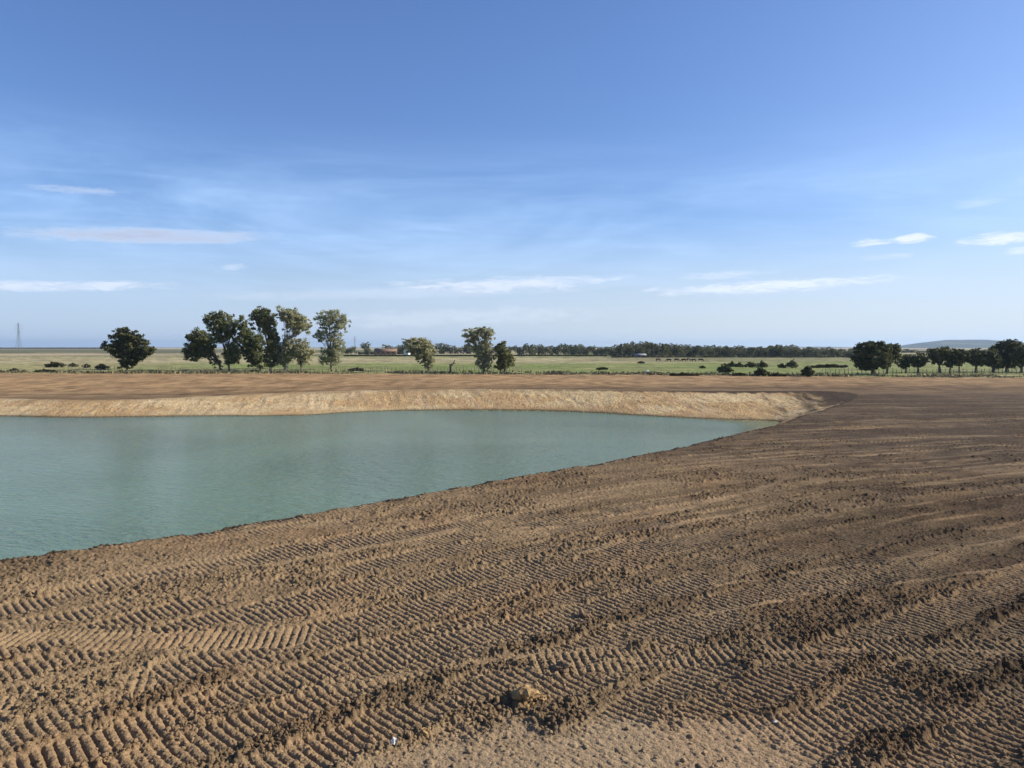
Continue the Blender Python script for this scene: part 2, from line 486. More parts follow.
    def c_farm(x, y):
        n = len(x); olive = olive_; tan = tan_; green = np.array([.155, .175, .060])
        q = np.log(np.maximum(y, 50))
        s3 = fbm(x / 420, q * 9, 900, 3)
        fc = tan * .9 * np.ones((n, 1))
        k = sm(s3, .46, .54)[:, None]; fc = fc * (1 - k) + (olive * .9) * k
        k = sm(fbm(x / 700, q * 7, 920, 2), .6, .66)[:, None]; fc = fc * (1 - k) + green * k
        k = (sm(y, 760, 900) * (1 - sm(y, 1500, 2000)) * (1 - sm(x / y, -.4, -.1)) * .9)[:, None]; fc = fc * (1 - k) + olive * k
        k = (sm(y, 1700, 2300) * (1 - sm(y, 5000, 7000)) * .7)[:, None]; fc = fc * (1 - k) + tan * k
        return fc
    sel = (bank | inside)
    q = earth & ~sel
    col[q] = c_earth(x[q], y[q], r[q], comp[q], loose[q], pale[q])
    w_ = (sm(y[q], 95, 125) * .9)[:, None]; col[q] *= 1 + w_ * (np.array([1.06, .98, .86]) - 1)
    col[q] *= (1 + w_ * .7 * (fbm(x[q] / 1.6, y[q] / 3.0, 640, 4) - .5)[:, None] * 2)
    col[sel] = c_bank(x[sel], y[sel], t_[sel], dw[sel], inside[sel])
    q = zone == 2; col[q] = c_mead(x[q], y[q], ey[q])
    q = zone == 3; col[q] = c_farm(x[q], y[q])
    depth = np.where(inside, WZ - zz, 0)
    return zz, np.clip(col, 0, 1), zone, depth, inside | (bank & (zz < WZ + .25) & (t_ > .6))

# polar sheet, tight in front of the camera, out to the horizon in every direction
rad = [0.6, 1.5, 3, 5, 6.5, 7.5]
r_ = 8.3
while r_ < 16000:
    rad.append(r_)
    if r_ < 130: r_ += min(.36 * r_ * r_ / (F * H), .21)
    elif r_ < 240: r_ += .45
    else: r_ += max(.9, .55 * r_ * r_ / (F * H))if r_ < 2000 else r_ * .12
rad = np.array(rad)
az_in = np.linspace(-37.5, 37.5, 1240)
az_out = np.concatenate([np.linspace(37.5, 60, 24)[1:], np.linspace(60, 300, 90)[1:-1], np.linspace(-60, -37.5, 24)[:-1] + 360])
azs = np.radians(np.concatenate([az_in, az_out]))
NA, NR = len(azs), len(rad)
AA, RR = np.meshgrid(azs, rad)
GX = (np.sin(AA) * RR).ravel(); GY = (np.cos(AA) * RR).ravel()
GZ, GC, GZONE, GDEPTH, GWET = terrain(GX, GY)

def np_mesh(name, verts, faces, mats=(), smooth=False, attrs=None):
    me = bpy.data.meshes.new(name)
    nv, nf = len(verts), len(faces)
    k = faces.shape[1]
    me.vertices.add(nv); me.vertices.foreach_set('co', np.ascontiguousarray(verts, np.float32).ravel())
    me.loops.add(nf * k); me.loops.foreach_set('vertex_index', np.ascontiguousarray(faces, np.int32).ravel())
    me.polygons.add(nf); me.polygons.foreach_set('loop_start', np.arange(0, nf * k, k, dtype=np.int32))
    me.update(calc_edges=True)
    if smooth: me.polygons.foreach_set('use_smooth', np.ones(nf, bool))
    for nm, (kind, arr) in (attrs or {}).items():
        at_ = me.attributes.new(nm, 'FLOAT_COLOR' if kind == 'c' else 'FLOAT', 'POINT')
        if kind == 'c':
            arr = np.concatenate([arr, np.ones((len(arr), 1))], 1)
            at_.data.foreach_set('color', arr.astype(np.float32).ravel())
        else: at_.data.foreach_set('value', arr.astype(np.float32))
    for m_ in mats: me.materials.append(m_)
    return me

def link(name, me, parent=None, loc=None, **props):
    o = bpy.data.objects.new(name, me); COL.objects.link(o)
    if parent: o.parent = parent
    if loc: o.location = loc
    for k, v in props.items():
        if v: o[k] = v
    return o

# ------------------------------------------------------------------ materials
def mat(name):
    m = bpy.data.materials.new(name); m.use_nodes = True
    t = NT(m.node_tree)
    b = t.new('ShaderNodeBsdfPrincipled'); o = t.new('ShaderNodeOutputMaterial')
    t.l.new(b.outputs[0], o.inputs[0])
    b.inputs['Roughness'].default_value = .9
    b.inputs['Specular IOR Level'].default_value = .2
    return m, t, b, o

def plain(name, c, rough=.8, var=.2, scale=6, metallic=0, bump=.15):
    m, t, b, o = mat(name)
    tc = t.new('ShaderNodeTexCoord')
    n = t.noise(tc.outputs['Object'], scale, 4)
    col = t.mix(t.ramp(n, .3, .7), tuple(v * (1 - var) for v in c), tuple(min(1, v * (1 + var)) for v in c))
    t.l.new(col, b.inputs['Base Color'])
    b.inputs['Roughness'].default_value = rough; b.inputs['Metallic'].default_value = metallic
    bp = t.new('ShaderNodeBump'); bp.inputs['Strength'].default_value = bump; t.l.new(n, bp.inputs['Height']); t.l.new(bp.outputs[0], b.inputs['Normal'])
    return m

def ground_mat(name, fine_scale, contrast, bump, dist, speck=None):
    m, t, b, o = mat(name)
    at_ = t.new('ShaderNodeAttribute', attribute_name='stuff_colour')
    g = t.new('ShaderNodeNewGeometry')
    n1 = t.noise(g.outputs['Position'], fine_scale, 5, .65)
    n2 = t.noise(g.outputs['Position'], fine_scale * .13, 4, .6)
    f = t.m('ADD', t.ramp(n1, .25, .75, 1 - contrast, 1 + contrast), t.ramp(n2, .3, .7, -contrast * .4, contrast * .4))
    cb = t.new('ShaderNodeCombineXYZ')
    for i in range(3): t.l.new(f, cb.inputs[i])
    c = t.mix(1.0, at_.outputs['Color'], cb.outputs[0], 'MULTIPLY')
    if speck:
        vo = t.new('ShaderNodeTexVoronoi'); t.l.new(g.outputs['Position'], vo.inputs['Vector']); vo.inputs['Scale'].default_value = speck
        c = t.mix(t.m('MULTIPLY', t.ramp(vo.outputs['Distance'], .14, .06), t.ramp(n2, .5, .6, 0, .7)), c, (.42, .34, .23))
    t.l.new(c, b.inputs['Base Color'])
    bp = t.new('ShaderNodeBump'); bp.inputs['Strength'].default_value = bump; bp.inputs['Distance'].default_value = dist
    t.l.new(n1, bp.inputs['Height']); t.l.new(bp.outputs[0], b.inputs['Normal'])
    b.inputs['Roughness'].default_value = .95; b.inputs['Specular IOR Level'].default_value = .1
    return m
M_EARTH = ground_mat('worked_earth', 34, .34, 1.0, .03, 14)
M_BANK = ground_mat('sandy_bank', 3.5, .26, 1.0, .35)
M_GRASS = ground_mat('meadow_grass', 3, .30, .9, .25)
M_FARM = ground_mat('farmland', .4, .2, .3, .5)

# ------------------------------------------------------------------ ground objects from the sheet
ia = np.arange(NR - 1)[:, None] * NA; ja = np.arange(NA)[None, :]; jb = (ja + 1) % NA
FACES = np.stack([(ia + ja), (ia + jb), (ia + NA + jb), (ia + NA + ja)], -1).reshape(-1, 4)[:, ::-1]
fz = GZONE[FACES[:, 0]]
V = np.stack([GX, GY, GZ], 1)
def sub_sheet(name, mask, m, extra=None):
    fs = FACES[mask]
    if extra is not None: pass
    idx, inv = np.unique(fs.ravel(), return_inverse=True)
    me = np_mesh(name, V[idx], inv.reshape(-1, 4), [m], False, {'stuff_colour': ('c', GC[idx])})
    return link(name, me, kind='structure')
sub_sheet('ground', fz == 0, M_EARTH)
# the small disc under the photographer
c_i = np.arange(NA); disc_v = np.concatenate([V[:NA], [[0, 0, V[:NA, 2].mean()]]])
disc = np_mesh('ground_centre', disc_v, np.stack([c_i, np.full(NA, NA), (c_i + 1) % NA], 1), [M_EARTH], False,
               {'stuff_colour': ('c', np.concatenate([GC[:NA], GC[:1]]))})
link('ground', disc, kind='structure')
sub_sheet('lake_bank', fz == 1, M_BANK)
sub_sheet('meadow', fz == 2, M_GRASS)
sub_sheet('farmland', fz == 3, M_FARM)

# ------------------------------------------------------------------ water
rs = np.arange(0, NR, 2); cs = np.arange(0, NA, 6)
sel_r = rs[(rad[rs] > 5) & (rad[rs] < 170)]
grid = sel_r[:, None] * NA + cs[None, :]
wet = GWET | False
wv = grid.ravel()
pos = np.arange(len(wv)).reshape(grid.shape)
q = np.stack([pos[:-1, :-1], pos[:-1, 1:], pos[1:, 1:], pos[1:, :-1]], -1).reshape(-1, 4)
wetv = GWET[wv]
q = q[wetv[q].any(1)][:, ::-1]
idx, inv = np.unique(q.ravel(), return_inverse=True)
vv = V[wv[idx]].copy(); vv[:, 2] = WZ
m, t, b, o = mat('pond_water')
at_ = t.new('ShaderNodeAttribute', attribute_name='depth')
g = t.new('ShaderNodeNewGeometry')
mp = t.new('ShaderNodeMapping'); t.l.new(g.outputs['Position'], mp.inputs[0])
mp.inputs['Rotation'].default_value = (0, 0, R(-18)); mp.inputs['Scale'].default_value = (.75, 1.7, 1)
r1 = t.noise(mp.outputs[0], 1.5, 3, .55, .4)
mp2 = t.new('ShaderNodeMapping'); t.l.new(g.outputs['Position'], mp2.inputs[0])
mp2.inputs['Rotation'].default_value = (0, 0, R(-30)); mp2.inputs['Scale'].default_value = (.8, 1.5, 1)
r2 = t.noise(mp2.outputs[0], 5.0, 2, .5, .2)
gust = t.noise(g.outputs['Position'], .035, 3, .5, .6)
hh = t.m('ADD', r1, t.m('MULTIPLY', r2, .42))
bp = t.new('ShaderNodeBump'); t.l.new(hh, bp.inputs['Height'])
t.l.new(t.ramp(gust, .38, .62, .6, .95), bp.inputs['Strength']); bp.inputs['Distance'].default_value = .22
t.l.new(bp.outputs[0], b.inputs['Normal'])
wc = t.mix(t.ramp(gust, .35, .65), (.126, .204, .128), (.098, .168, .118))
t.l.new(wc, b.inputs['Base Color'])
b.inputs['Roughness'].default_value = .12; b.inputs['IOR'].default_value = 1.33; b.inputs['Specular IOR Level'].default_value = .5
tr = t.new('ShaderNodeBsdfTransparent'); tr.inputs[0].default_value = (.9, .92, .8, 1)
mx = t.new('ShaderNodeMixShader')
t.l.new(t.ramp(at_.outputs['Fac'], -.05, .9, .35, 1), mx.inputs[0]); t.l.new(tr.outputs[0], mx.inputs[1]); t.l.new(b.outputs[0], mx.inputs[2])
t.l.new(mx.outputs[0], o.inputs[0])
link('water', np_mesh('water', vv, inv.reshape(-1, 4), [m], True, {'depth': ('f', GDEPTH[wv[idx]])}), kind='structure')

# ------------------------------------------------------------------ loose clods
def ico():
    p = (1 + 5 ** .5) / 2
    v = np.array([(-1, p, 0), (1, p, 0), (-1, -p, 0), (1, -p, 0), (0, -1, p), (0, 1, p), (0, -1, -p), (0, 1, -p), (p, 0, -1), (p, 0, 1), (-p, 0, -1), (-p, 0, 1)], float)
    v /= np.linalg.norm(v[0])
    f = np.array([(0, 11, 5), (0, 5, 1), (0, 1, 7), (0, 7, 10), (0, 10, 11), (1, 5, 9), (5, 11, 4), (11, 10, 2), (10, 7, 6), (7, 1, 8), (3, 9, 4), (3, 4, 2), (3, 2, 6), (3, 6, 8), (3, 8, 9), (4, 9, 5), (2, 4, 11), (6, 2, 10), (8, 6, 7), (9, 8, 1)])
    return v, f
IV, IF = ico()
def scatter_clods(N, rmin, rmax, smin, smax, seed):
    rg = np.random.default_rng(seed)
    rr = 1 / rg.uniform(1 / rmax, 1 / rmin, N); a = np.radians(rg.uniform(-36, 36, N))
    x, y = np.sin(a) * rr, np.cos(a) * rr
    z, c, zone, _, _ = terrain(x, y)
    _, comp, loose, pale, cov = soil(x, y, False)
    keep = (zone == 0) & (rg.random(N) < (.12 + .88 * loose ** 2) * (1 - .6 * pale)) & (poly_sd(x, y, CREST) < .3)
    x, y, z, c = x[keep], y[keep], z[keep], c[keep]
    n = len(x)
    s = smin + (smax - smin) * rg.random(n) ** 4
    s = s * (.85 + rr[keep] / 200)
    sc = rg.uniform(.6, 1.25, (n, 1, 3)) * s[:, None, None]; sc[:, :, 2] *= .75
    jit = rg.uniform(.72, 1.28, (n, 12, 1))
    v = IV[None] * jit * sc
    th = rg.uniform(0, 6.28, n); ct, st = np.cos(th)[:, None], np.sin(th)[:, None]
    vx = v[:, :, 0] * ct - v[:, :, 1] * st; vy = v[:, :, 0] * st + v[:, :, 1] * ct
    out = np.stack([vx + x[:, None], vy + y[:, None], v[:, :, 2] + z[:, None] + s[:, None] * .3], -1).reshape(-1, 3)
    f = (np.arange(n)[:, None, None] * 12 + IF[None]).reshape(-1, 3)
    cc = np.repeat(c * rg.uniform(.8, 1.35, (n, 1)), 12, 0)
    return out, f, cc
a1 = scatter_clods(60000, 9, 55, .011, .062, 3)
link('loose_clods', np_mesh('loose_clods', a1[0], a1[1], [M_EARTH], False, {'stuff_colour': ('c', a1[2])}), kind='stuff',
     label='small loose crumbs of brown earth strewn over the tracked soil', category='clods')

def ground_z(x, y):
    return float(terrain(np.array([x], float), np.array([y], float))[0][0])

def lump_mesh(name, size, seed, m, sub=3, squash=.75, rough=.35):
    import bmesh
    bm = bmesh.new(); bmesh.ops.create_icosphere(bm, subdivisions=sub, radius=1)
    rg = random.Random(seed)
    from mathutils import noise
    o3 = Vector((rg.uniform(0, 50), rg.uniform(0, 50), 0))
    for v in bm.verts:
        d = 1 + rough * noise.noise(v.co * 1.3 + o3) * 2 + rough * .5 * noise.noise(v.co * 3.5 + o3) * 2 + rough * .2 * noise.noise(v.co * 9 + o3)
        v.co = v.co * d * size; v.co.z *= squash
    me = bpy.data.meshes.new(name); bm.to_mesh(me); bm.free(); me.materials.append(m)
    return me
M_CLOD = plain('clay_clod', (.29, .185, .085), .95, .35, 14, bump=.6)
M_DARKCLOD = plain('dark_clod', (.17, .115, .07), .95, .35, 14, bump=.6)
M_CHALK = plain('pale_stone', (.70, .66, .58), .8, .15, 10)
CLODS = [('earth_clod', 524, 702, .20, 'largest clay clod, fist of yellow earth standing alone amid the track marks', M_CLOD, 1),
         ('earth_clod', 536, 701, .075, 'small yellow crumb touching the right side of the largest clod', M_CLOD, 2),
         ('earth_clod', 542.5, 702, .07, 'small yellow crumb farthest right of the largest clod', M_CLOD, 3),
         ('earth_clod', 526, 710.5, .08, 'yellow crumb just in front of the largest clod', M_CLOD, 4),
         ('earth_clod', 533, 706, .05, 'tiny yellow crumb between two bigger ones beside the largest clod', M_CLOD, 5),
         ('earth_clod', 562, 670, .13, 'dark flattened clod on the tracks up and right of the largest clod', M_DARKCLOD, 6),
         ('earth_clod', 585, 615, .14, 'dark brown clod lying out among the tracks, farthest from the largest clod', M_DARKCLOD, 7),
         ('pebble', 394, 746, .05, 'white pebble beside the pale beaten patch at the bottom of the view', M_CHALK, 8),
         ('pebble', 424, 735, .075, 'dull buff stone to the right of the white pebble', M_CLOD, 9),
         ('pebble', 775.5, 722, .03, 'tiny white pebble in the tracks at lower right', M_CHALK, 10)]
for nm, px, py, s, lb, m_, sd_ in CLODS:
    x, y = at(px, py)
    link(nm, lump_mesh(nm, s, sd_, m_), loc=(x, y, ground_z(x, y) + s * .35), label=lb, category='clod' if 'clod' in nm else 'stone',
         group='clods and stones lying on the tracks')

# ------------------------------------------------------------------ foliage
def leaf_mat(name, dark, light, yellow, trans=.25):
    m, t, b, o = mat(name)
    a = t.new('ShaderNodeAttribute', attribute_name='tint')
    sepc = t.new('ShaderNodeSeparateXYZ'); t.l.new(a.outputs['Color'], sepc.inputs[0])
    c = t.mix(sepc.outputs[0], dark, light)
    c = t.mix(sepc.outputs[1], c, yellow)
    t.l.new(c, b.inputs['Base Color']); b.inputs['Roughness'].default_value = .6
    tl = t.new('ShaderNodeBsdfTranslucent'); t.l.new(c, tl.inputs[0])
    mx = t.new('ShaderNodeMixShader'); mx.inputs[0].default_value = trans
    t.l.new(b.outputs[0], mx.inputs[1]); t.l.new(tl.outputs[0], mx.inputs[2]); t.l.new(mx.outputs[0], o.inputs[0])
    return m
L_OAK = leaf_mat('oak_leaves', (.034, .042, .018), (.155, .16, .062), (.22, .17, .06))
L_POP = leaf_mat('poplar_leaves', (.075, .092, .038), (.22, .245, .105), (.32, .26, .10), .35)
L_PALE = leaf_mat('pale_willow_leaves', (.20, .215, .115), (.46, .47, .29), (.50, .41, .20), .42)
L_FAR = leaf_mat('distant_leaves', (.040, .050, .022), (.20, .215, .105), (.30, .24, .12))
L_SCRUB = leaf_mat('scrub_leaves', (.045, .055, .022), (.09, .10, .04), (.20, .15, .07))
M_BARK = plain('bark', (.12, .095, .07), .9, .3, 3)
M_PALEBARK = plain('grey_bark', (.26, .23, .19), .9, .3, 3)

def tube(pts, radii, seg=6):
    vs, fs = [], []
    for i, (p, r0) in enumerate(zip(pts, radii)):
        p = Vector(p)
        d = (Vector(pts[min(i + 1, len(pts) - 1)]) - Vector(pts[max(i - 1, 0)])).normalized()
        a = d.orthogonal().normalized(); b_ = d.cross(a)
        for k in range(seg):
            an = 6.2832 * k / seg
            vs.append(tuple(p + (a * math.cos(an) + b_ * math.sin(an)) * r0))
    for i in range(len(pts) - 1):
        for k in range(seg):
            fs.append((i * seg + k, i * seg + (k + 1) % seg, (i + 1) * seg + (k + 1) % seg, (i + 1) * seg + k))
    return vs, fs
def join(parts):
    V_, F_ = [], []
    for v, f in parts:
        o_ = len(V_); V_ += v; F_ += [tuple(i + o_ for i in q_) for q_ in f]
    return np.array(V_), np.array(F_)

def leaves(blobs, n, size, rg, yellow=.15):
    """blobs: rows (cx,cy,cz,rx,ry,rz,weight) ; leaf clumps fill them unevenly"""
    P, T = [], []
    wts = np.array([b[3] * b[4] * b[5] * b[6] for b in blobs]) ** .75; wts /= wts.sum()
    for b, w in zip(blobs, wts):
        k = max(6, int(34 * b[6]))
        d = rg.normal(size=(k, 3)); d /= np.linalg.norm(d, axis=1)[:, None]
        cc = d * (rg.uniform(.25, 1.0, (k, 1)) ** .6) * .92
        per = max(3, int(n * w / k))
        rr = rg.uniform(.13, .36, k)
        for j in range(k):
            q_ = rg.normal(size=(per, 3)); q_ *= (rg.random((per, 1)) ** .6) / np.linalg.norm(q_, axis=1)[:, None] * rr[j]
            q_[:, 2] *= .75
            P.append((cc[j] + q_) * np.array(b[3:6]) + np.array(b[:3]))
            T.append(np.stack([np.clip(rg.normal(.5, .18) + rg.normal(0, .18, per), 0, 1), np.clip((rg.random(per) < yellow) * rg.random(per) + (rg.random() < yellow) * .35, 0, 1), np.zeros(per)], 1))
    P = np.concatenate(P); T = np.concatenate(T)
    N = len(P)
    a = rg.normal(size=(N, 3)); a /= np.linalg.norm(a, axis=1)[:, None]
    b_ = np.cross(a, rg.normal(size=(N, 3))); b_ /= np.linalg.norm(b_, axis=1)[:, None]
    s = size * rg.uniform(.6, 1.3, (N, 1))
    v = np.stack([P - a * s, P + b_ * s * .6, P + a * s, P - b_ * s * .6], 1).reshape(-1, 3)
    f = np.arange(N * 4).reshape(-1, 4)
    return v, f, np.repeat(T, 4, 0)

def tree(px, py, lobes, label, m=None, dens=1.0, leaf=.20, yellow=.15, cat='tree', group=None, bark=None, seed=0, trunk_r=.28, name='tree', splay=1, depth=1.0):
    x0, y0 = at(px, py)
    gzv = ground_z(x0, y0)
    k = y0 / F
    rg = np.random.default_rng(seed + int(px * 10))
    root = link(name, None, loc=(x0, y0, gzv - .05), label=label, category=cat, group=group)
    blobs = []
    for lb in lobes:
        lx, ly, rx, ry = lb[:4]; w = lb[4] if len(lb) > 4 else 1.0
        X = (lx - px) * k; Z = (HOR - ly) * k + H - gzv
        ryy = (rx + ry) / 2 * k * depth
        blobs.append((X, rg.uniform(-.5, .5) * ryy * 1.3, max(Z, .4), rx * k * 1.22, ryy * 1.2, ry * k * 1.22, w))
    core = list(blobs)
    for i in range(len(core)):                                    # loose sprays of leaves that bridge neighbouring limbs
        a_ = core[i]
        for b_ in [q for q in sorted((q for q in core if q is not a_), key=lambda q: (q[0] - a_[0]) ** 2 + (q[2] - a_[2]) ** 2)[:2]]: blobs.append(tuple((p + q) / 2 for p, q in zip(a_[:3], b_[:3])) + tuple(.5 * (p + q) for p, q in zip(a_[3:6], b_[3:6])) + (.6 * min(a_[6], b_[6]),))
    area = sum(lb[2] * lb[3] * (lb[4] if len(lb) > 4 else 1) for lb in lobes)
    n = int(area * 66 * dens)
    v, f, T = leaves(blobs, n, leaf, rg, yellow)
    link('crown', np_mesh('crown', v, f, [m or L_OAK], False, {'tint': ('c', T)}), parent=root)
    zmin = min(b[2] for b in blobs); ztop = max(b[2] + b[5] * .5 for b in blobs)
    parts = []
    zc = sum(b[2] for b in blobs) / len(blobs); xc = sum(b[0] for b in blobs) / len(blobs)
    fork = Vector((xc * .15, 0, min(zc * .35, 3.2)))
    parts.append(tube([(0, 0, 0), (xc * .04, 0, fork.z * .15), (xc * .08, .05, fork.z * .6), tuple(fork)], [trunk_r * 1.5, trunk_r * 1.05, trunk_r * .9, trunk_r * .8], 8))
    for b in blobs:
        e = Vector(b[:3]); e.z += b[5] * .35
        mid = fork.lerp(e, .5) + Vector((rg.uniform(-.3, .3), rg.uniform(-.3, .3), .35 if e.z > fork.z else -.1))
        r1_ = trunk_r * (.35 + .3 * rg.random())
        parts.append(tube([tuple(fork), tuple(fork.lerp(mid, .5) + Vector((rg.uniform(-.2, .2), 0, 0))), tuple(mid), tuple(e)], [r1_, r1_ * .75, r1_ * .5, .03], 5))
        for _ in range(4):
            q_ = Vector(b[:3]) + Vector((rg.uniform(-.9, .9) * b[3], rg.uniform(-.9, .9) * b[4], rg.uniform(-.3, .95) * b[5]))
            s_ = mid.lerp(e, rg.uniform(0, .7))
            parts.append(tube([tuple(s_), tuple(s_.lerp(q_, .5) + Vector((0, 0, .15))), tuple(q_)], [r1_ * .32, r1_ * .2, .015], 4))
    v, f = join(parts)
    link('trunk', np_mesh('trunk', v, f, [bark or M_BARK], True), parent=root)
    return root

RG = 'row of wind-bent trees along the field edge'
tree(127, 370, [(121, 333, 10, 6), (137, 337, 6, 5), (112, 348, 8, 9), (126, 346, 12, 11, 1.3), (145, 349, 9, 6), (134, 355, 12, 6), (127, 363, 8, 6), (150, 352, 4, 3)],
     'solitary dark green round-headed tree on the left, beyond the far shore', L_OAK, 1.0, .22, .1)
tree(221, 370, [(193, 345, 9, 10), (200, 337, 8, 8), (192, 356, 8, 5), (206, 350, 7, 7), (215, 362, 6, 6, .7), (209, 343, 7, 9, .6)],
     'leftmost tree of the long row, dark and leaning left over the pasture', L_POP, 1.2, .2, .12, group=RG, seed=1)
tree(229, 371, [(214, 321, 8, 8), (222, 316, 6, 6, .7), (231, 325, 6, 11), (218, 335, 7, 8, .6), (232, 345, 5, 10, .6), (231, 358, 8, 7), (236, 352, 5, 8, .8), (226, 332, 7, 11, .5)],
     'second tree from the left of the long row, tall and open with a forked top', L_POP, 1.05, .19, .08, group=RG, seed=2)
tree(261, 370, [(242, 323, 6, 8), (247, 338, 8, 9), (258, 345, 8, 9), (250, 352, 7, 5), (262, 360, 7, 8), (250, 361, 4, 6, .7), (240, 350, 5, 3, .7)],
     'dark leaning tree third from the left of the long row', L_POP, 1.2, .19, .08, group=RG, seed=3)
tree(270.5, 371, [(263, 313, 9, 6), (269, 324, 7, 11), (256, 321, 6, 8, .6), (274, 338, 5, 11), (277, 346, 5, 9, .8), (270, 358, 6, 9), (276, 358, 4, 6, .8)],
     'tall narrow green tree in the middle of the long row', L_POP, 1.1, .19, .15, group=RG, seed=4)
tree(285, 371, [(284, 313, 8, 6), (295, 317, 9, 8), (304, 325, 8, 8), (291, 330, 7, 7, .5), (288, 345, 8, 9, .8), (283, 358, 7, 9), (291, 352, 6, 8, .8), (277, 352, 5, 8, .7)],
     'tall yellowing tree with pale sunlit top right of the middle of the long row', L_PALE, .95, .18, .22, group=RG, seed=5, bark=M_PALEBARK)
tree(301, 371, [(301, 345, 8, 8), (306, 353, 8, 8), (297, 352, 5, 7), (303, 362, 6, 4, .8)],
     'low bushy olive tree tucked between the two palest trees of the long row', L_PALE, .75, .19, .35, group=RG, seed=6)
tree(331, 369, [(322, 320, 8, 8, .8), (333, 315, 9, 7, .8), (343, 324, 7, 10, .8), (330, 333, 9, 9, .5), (340, 340, 8, 7, .4), (318, 337, 5, 5), (331, 352, 9, 9, .8), (325, 360, 6, 5), (336, 361, 5, 5, .8), (340, 350, 6, 5, .5)],
     'rightmost tree of the long row, airy grey-green crown with branches showing', L_PALE, .72, .18, .12, group=RG, seed=7, bark=M_PALEBARK)
tree(429, 371, [(418, 343, 11, 6), (424, 350, 11, 8), (430, 359, 6, 8), (408, 341, 6, 3, .6), (415, 349, 8, 6), (427, 366, 5, 3, .8)],
     'wind-bent bushy tree leaning left, alone in front of the white cottage', L_PALE, 1.0, .2, .3, seed=8)
tree(484, 373, [(470, 333, 8, 5, .8), (484, 331, 8, 5, .8), (490, 337, 5, 6, .7), (472, 343, 7, 7, .7), (484, 348, 7, 8, .8), (480, 358, 7, 7), (485, 366, 5, 6), (492, 355, 4, 7, .6)],
     'pale tall open tree, the left of the pair in the centre', L_PALE, .8, .18, .10, seed=9)
tree(505, 373, [(503, 344, 3, 4), (503, 353, 7, 6), (506, 361, 8, 6), (501, 365, 6, 5), (497, 348, 3, 3, .7)],
     'smaller pointed olive tree, the right of the pair in the centre', L_POP, 1.3, .2, .3, seed=10)
OG = 'dark oaks along the right-hand field edge'
tree(873, 375, [(866, 349, 9, 7), (876, 346, 10, 5), (862, 359, 8, 8), (874, 358, 12, 9, 1.4), (883, 352, 8, 8), (880, 363, 8, 6), (868, 366, 8, 4)],
     'largest dark oak with a full rounded crown, left end of the oak row', L_OAK, .8, .22, .05, group=OG, trunk_r=.45, seed=11)
tree(887, 374, [(891, 349, 8, 5), (896, 347, 4, 4), (890, 357, 8, 8), (886, 364, 6, 4)],
     'oak touching the right side of the largest oak', L_OAK, .62, .22, .15, group=OG, trunk_r=.3, seed=12)
tree(906, 373, [(902, 361, 5, 5), (908, 358, 5, 4), (905, 366, 4, 3)], 'smallest oak, leaning, right of the gap after the two big oaks', L_OAK, .62, .22, .05, group=OG, trunk_r=.25, seed=13)
tree(918, 373, [(918, 357, 9, 4), (921, 363, 7, 4), (914, 362, 4, 4)], 'small flat-topped oak beside the smallest leaning oak', L_OAK, .62, .22, .05, group=OG, trunk_r=.25, seed=14)
tree(939.5, 373, [(944, 352, 8, 5), (934, 356, 6, 7), (941, 360, 8, 5), (931, 350, 4, 2)], 'oak with a dark domed crown under the left slope of the hill', L_OAK, .62, .22, .05, group=OG, trunk_r=.3, seed=15)
tree(950, 373, [(952, 357, 7, 7), (949, 363, 5, 4), (955, 352, 6, 4)], 'oak standing close against the right of the domed oak', L_OAK, .62, .22, .05, group=OG, trunk_r=.25, seed=16)
tree(959, 373, [(961, 356, 6, 6), (959, 362, 5, 4), (957, 351, 6, 2)], 'thin-trunked oak in the middle of the right-hand row, below the hilltop', L_OAK, .62, .22, .12, group=OG, trunk_r=.2, seed=17)
tree(976, 373, [(976, 353, 8, 5), (977, 361, 8, 5), (970, 357, 4, 6), (984, 359, 4, 5)], 'stout oak with rounded crown third from the right edge', L_OAK, .62, .22, .05, group=OG, trunk_r=.32, seed=18)
tree(993, 373, [(993, 358, 7, 7), (996, 364, 6, 5), (990, 352, 4, 4)], 'oak partly under the big spreading one near the right edge', L_OAK, .62, .22, .05, group=OG, trunk_r=.32, seed=19)
tree(1007, 372, [(1001, 345, 8, 4), (1010, 343, 8, 3.5), (1017, 350, 7, 6), (1005, 355, 8, 7), (1012, 363, 8, 6), (1000, 363, 6, 5), (994, 349, 5, 3)],
     'tallest spreading oak near the right edge', L_OAK, .62, .22, .05, group=OG, trunk_r=.4, seed=20)
tree(1021, 373, [(1025, 350, 8, 5), (1022, 360, 7, 7), (1030, 358, 6, 8)], 'oak cut by the right edge of the view', L_OAK, .62, .22, .05, group=OG, trunk_r=.3, seed=21)
tree(1052, 373, [(1050, 352, 9, 6), (1054, 361, 9, 6), (1043, 360, 6, 6)], 'oak beyond the right edge of the view', L_OAK, .62, .22, .05, group=OG, trunk_r=.3, seed=22)

# dead snag
x0, y0 = at(451, 372); k = y0 / F
root = link('dead_tree', None, loc=(x0, y0, ground_z(x0, y0)), label='broken bare snag leaning right beside the fence, no leaves', category='dead tree')
v, f = join([tube([(0, 0, 0), (-.05, 0, 1.2), (.15, 0, 1.7), (.6, 0, 2.0), (.95, 0, 2.9)], [.42, .36, .30, .18, .07], 7), tube([(-.05, 0, 1.3), (-.3, 0, 1.7), (-.35, 0, 1.9)], [.2, .14, .05], 6),
             tube([(.5, 0, 1.9), (.9, .1, 2.1), (1.2, .1, 2.0)], [.12, .08, .03], 5)])
link('trunk', np_mesh('trunk', v, f, [M_BARK], True), parent=root)

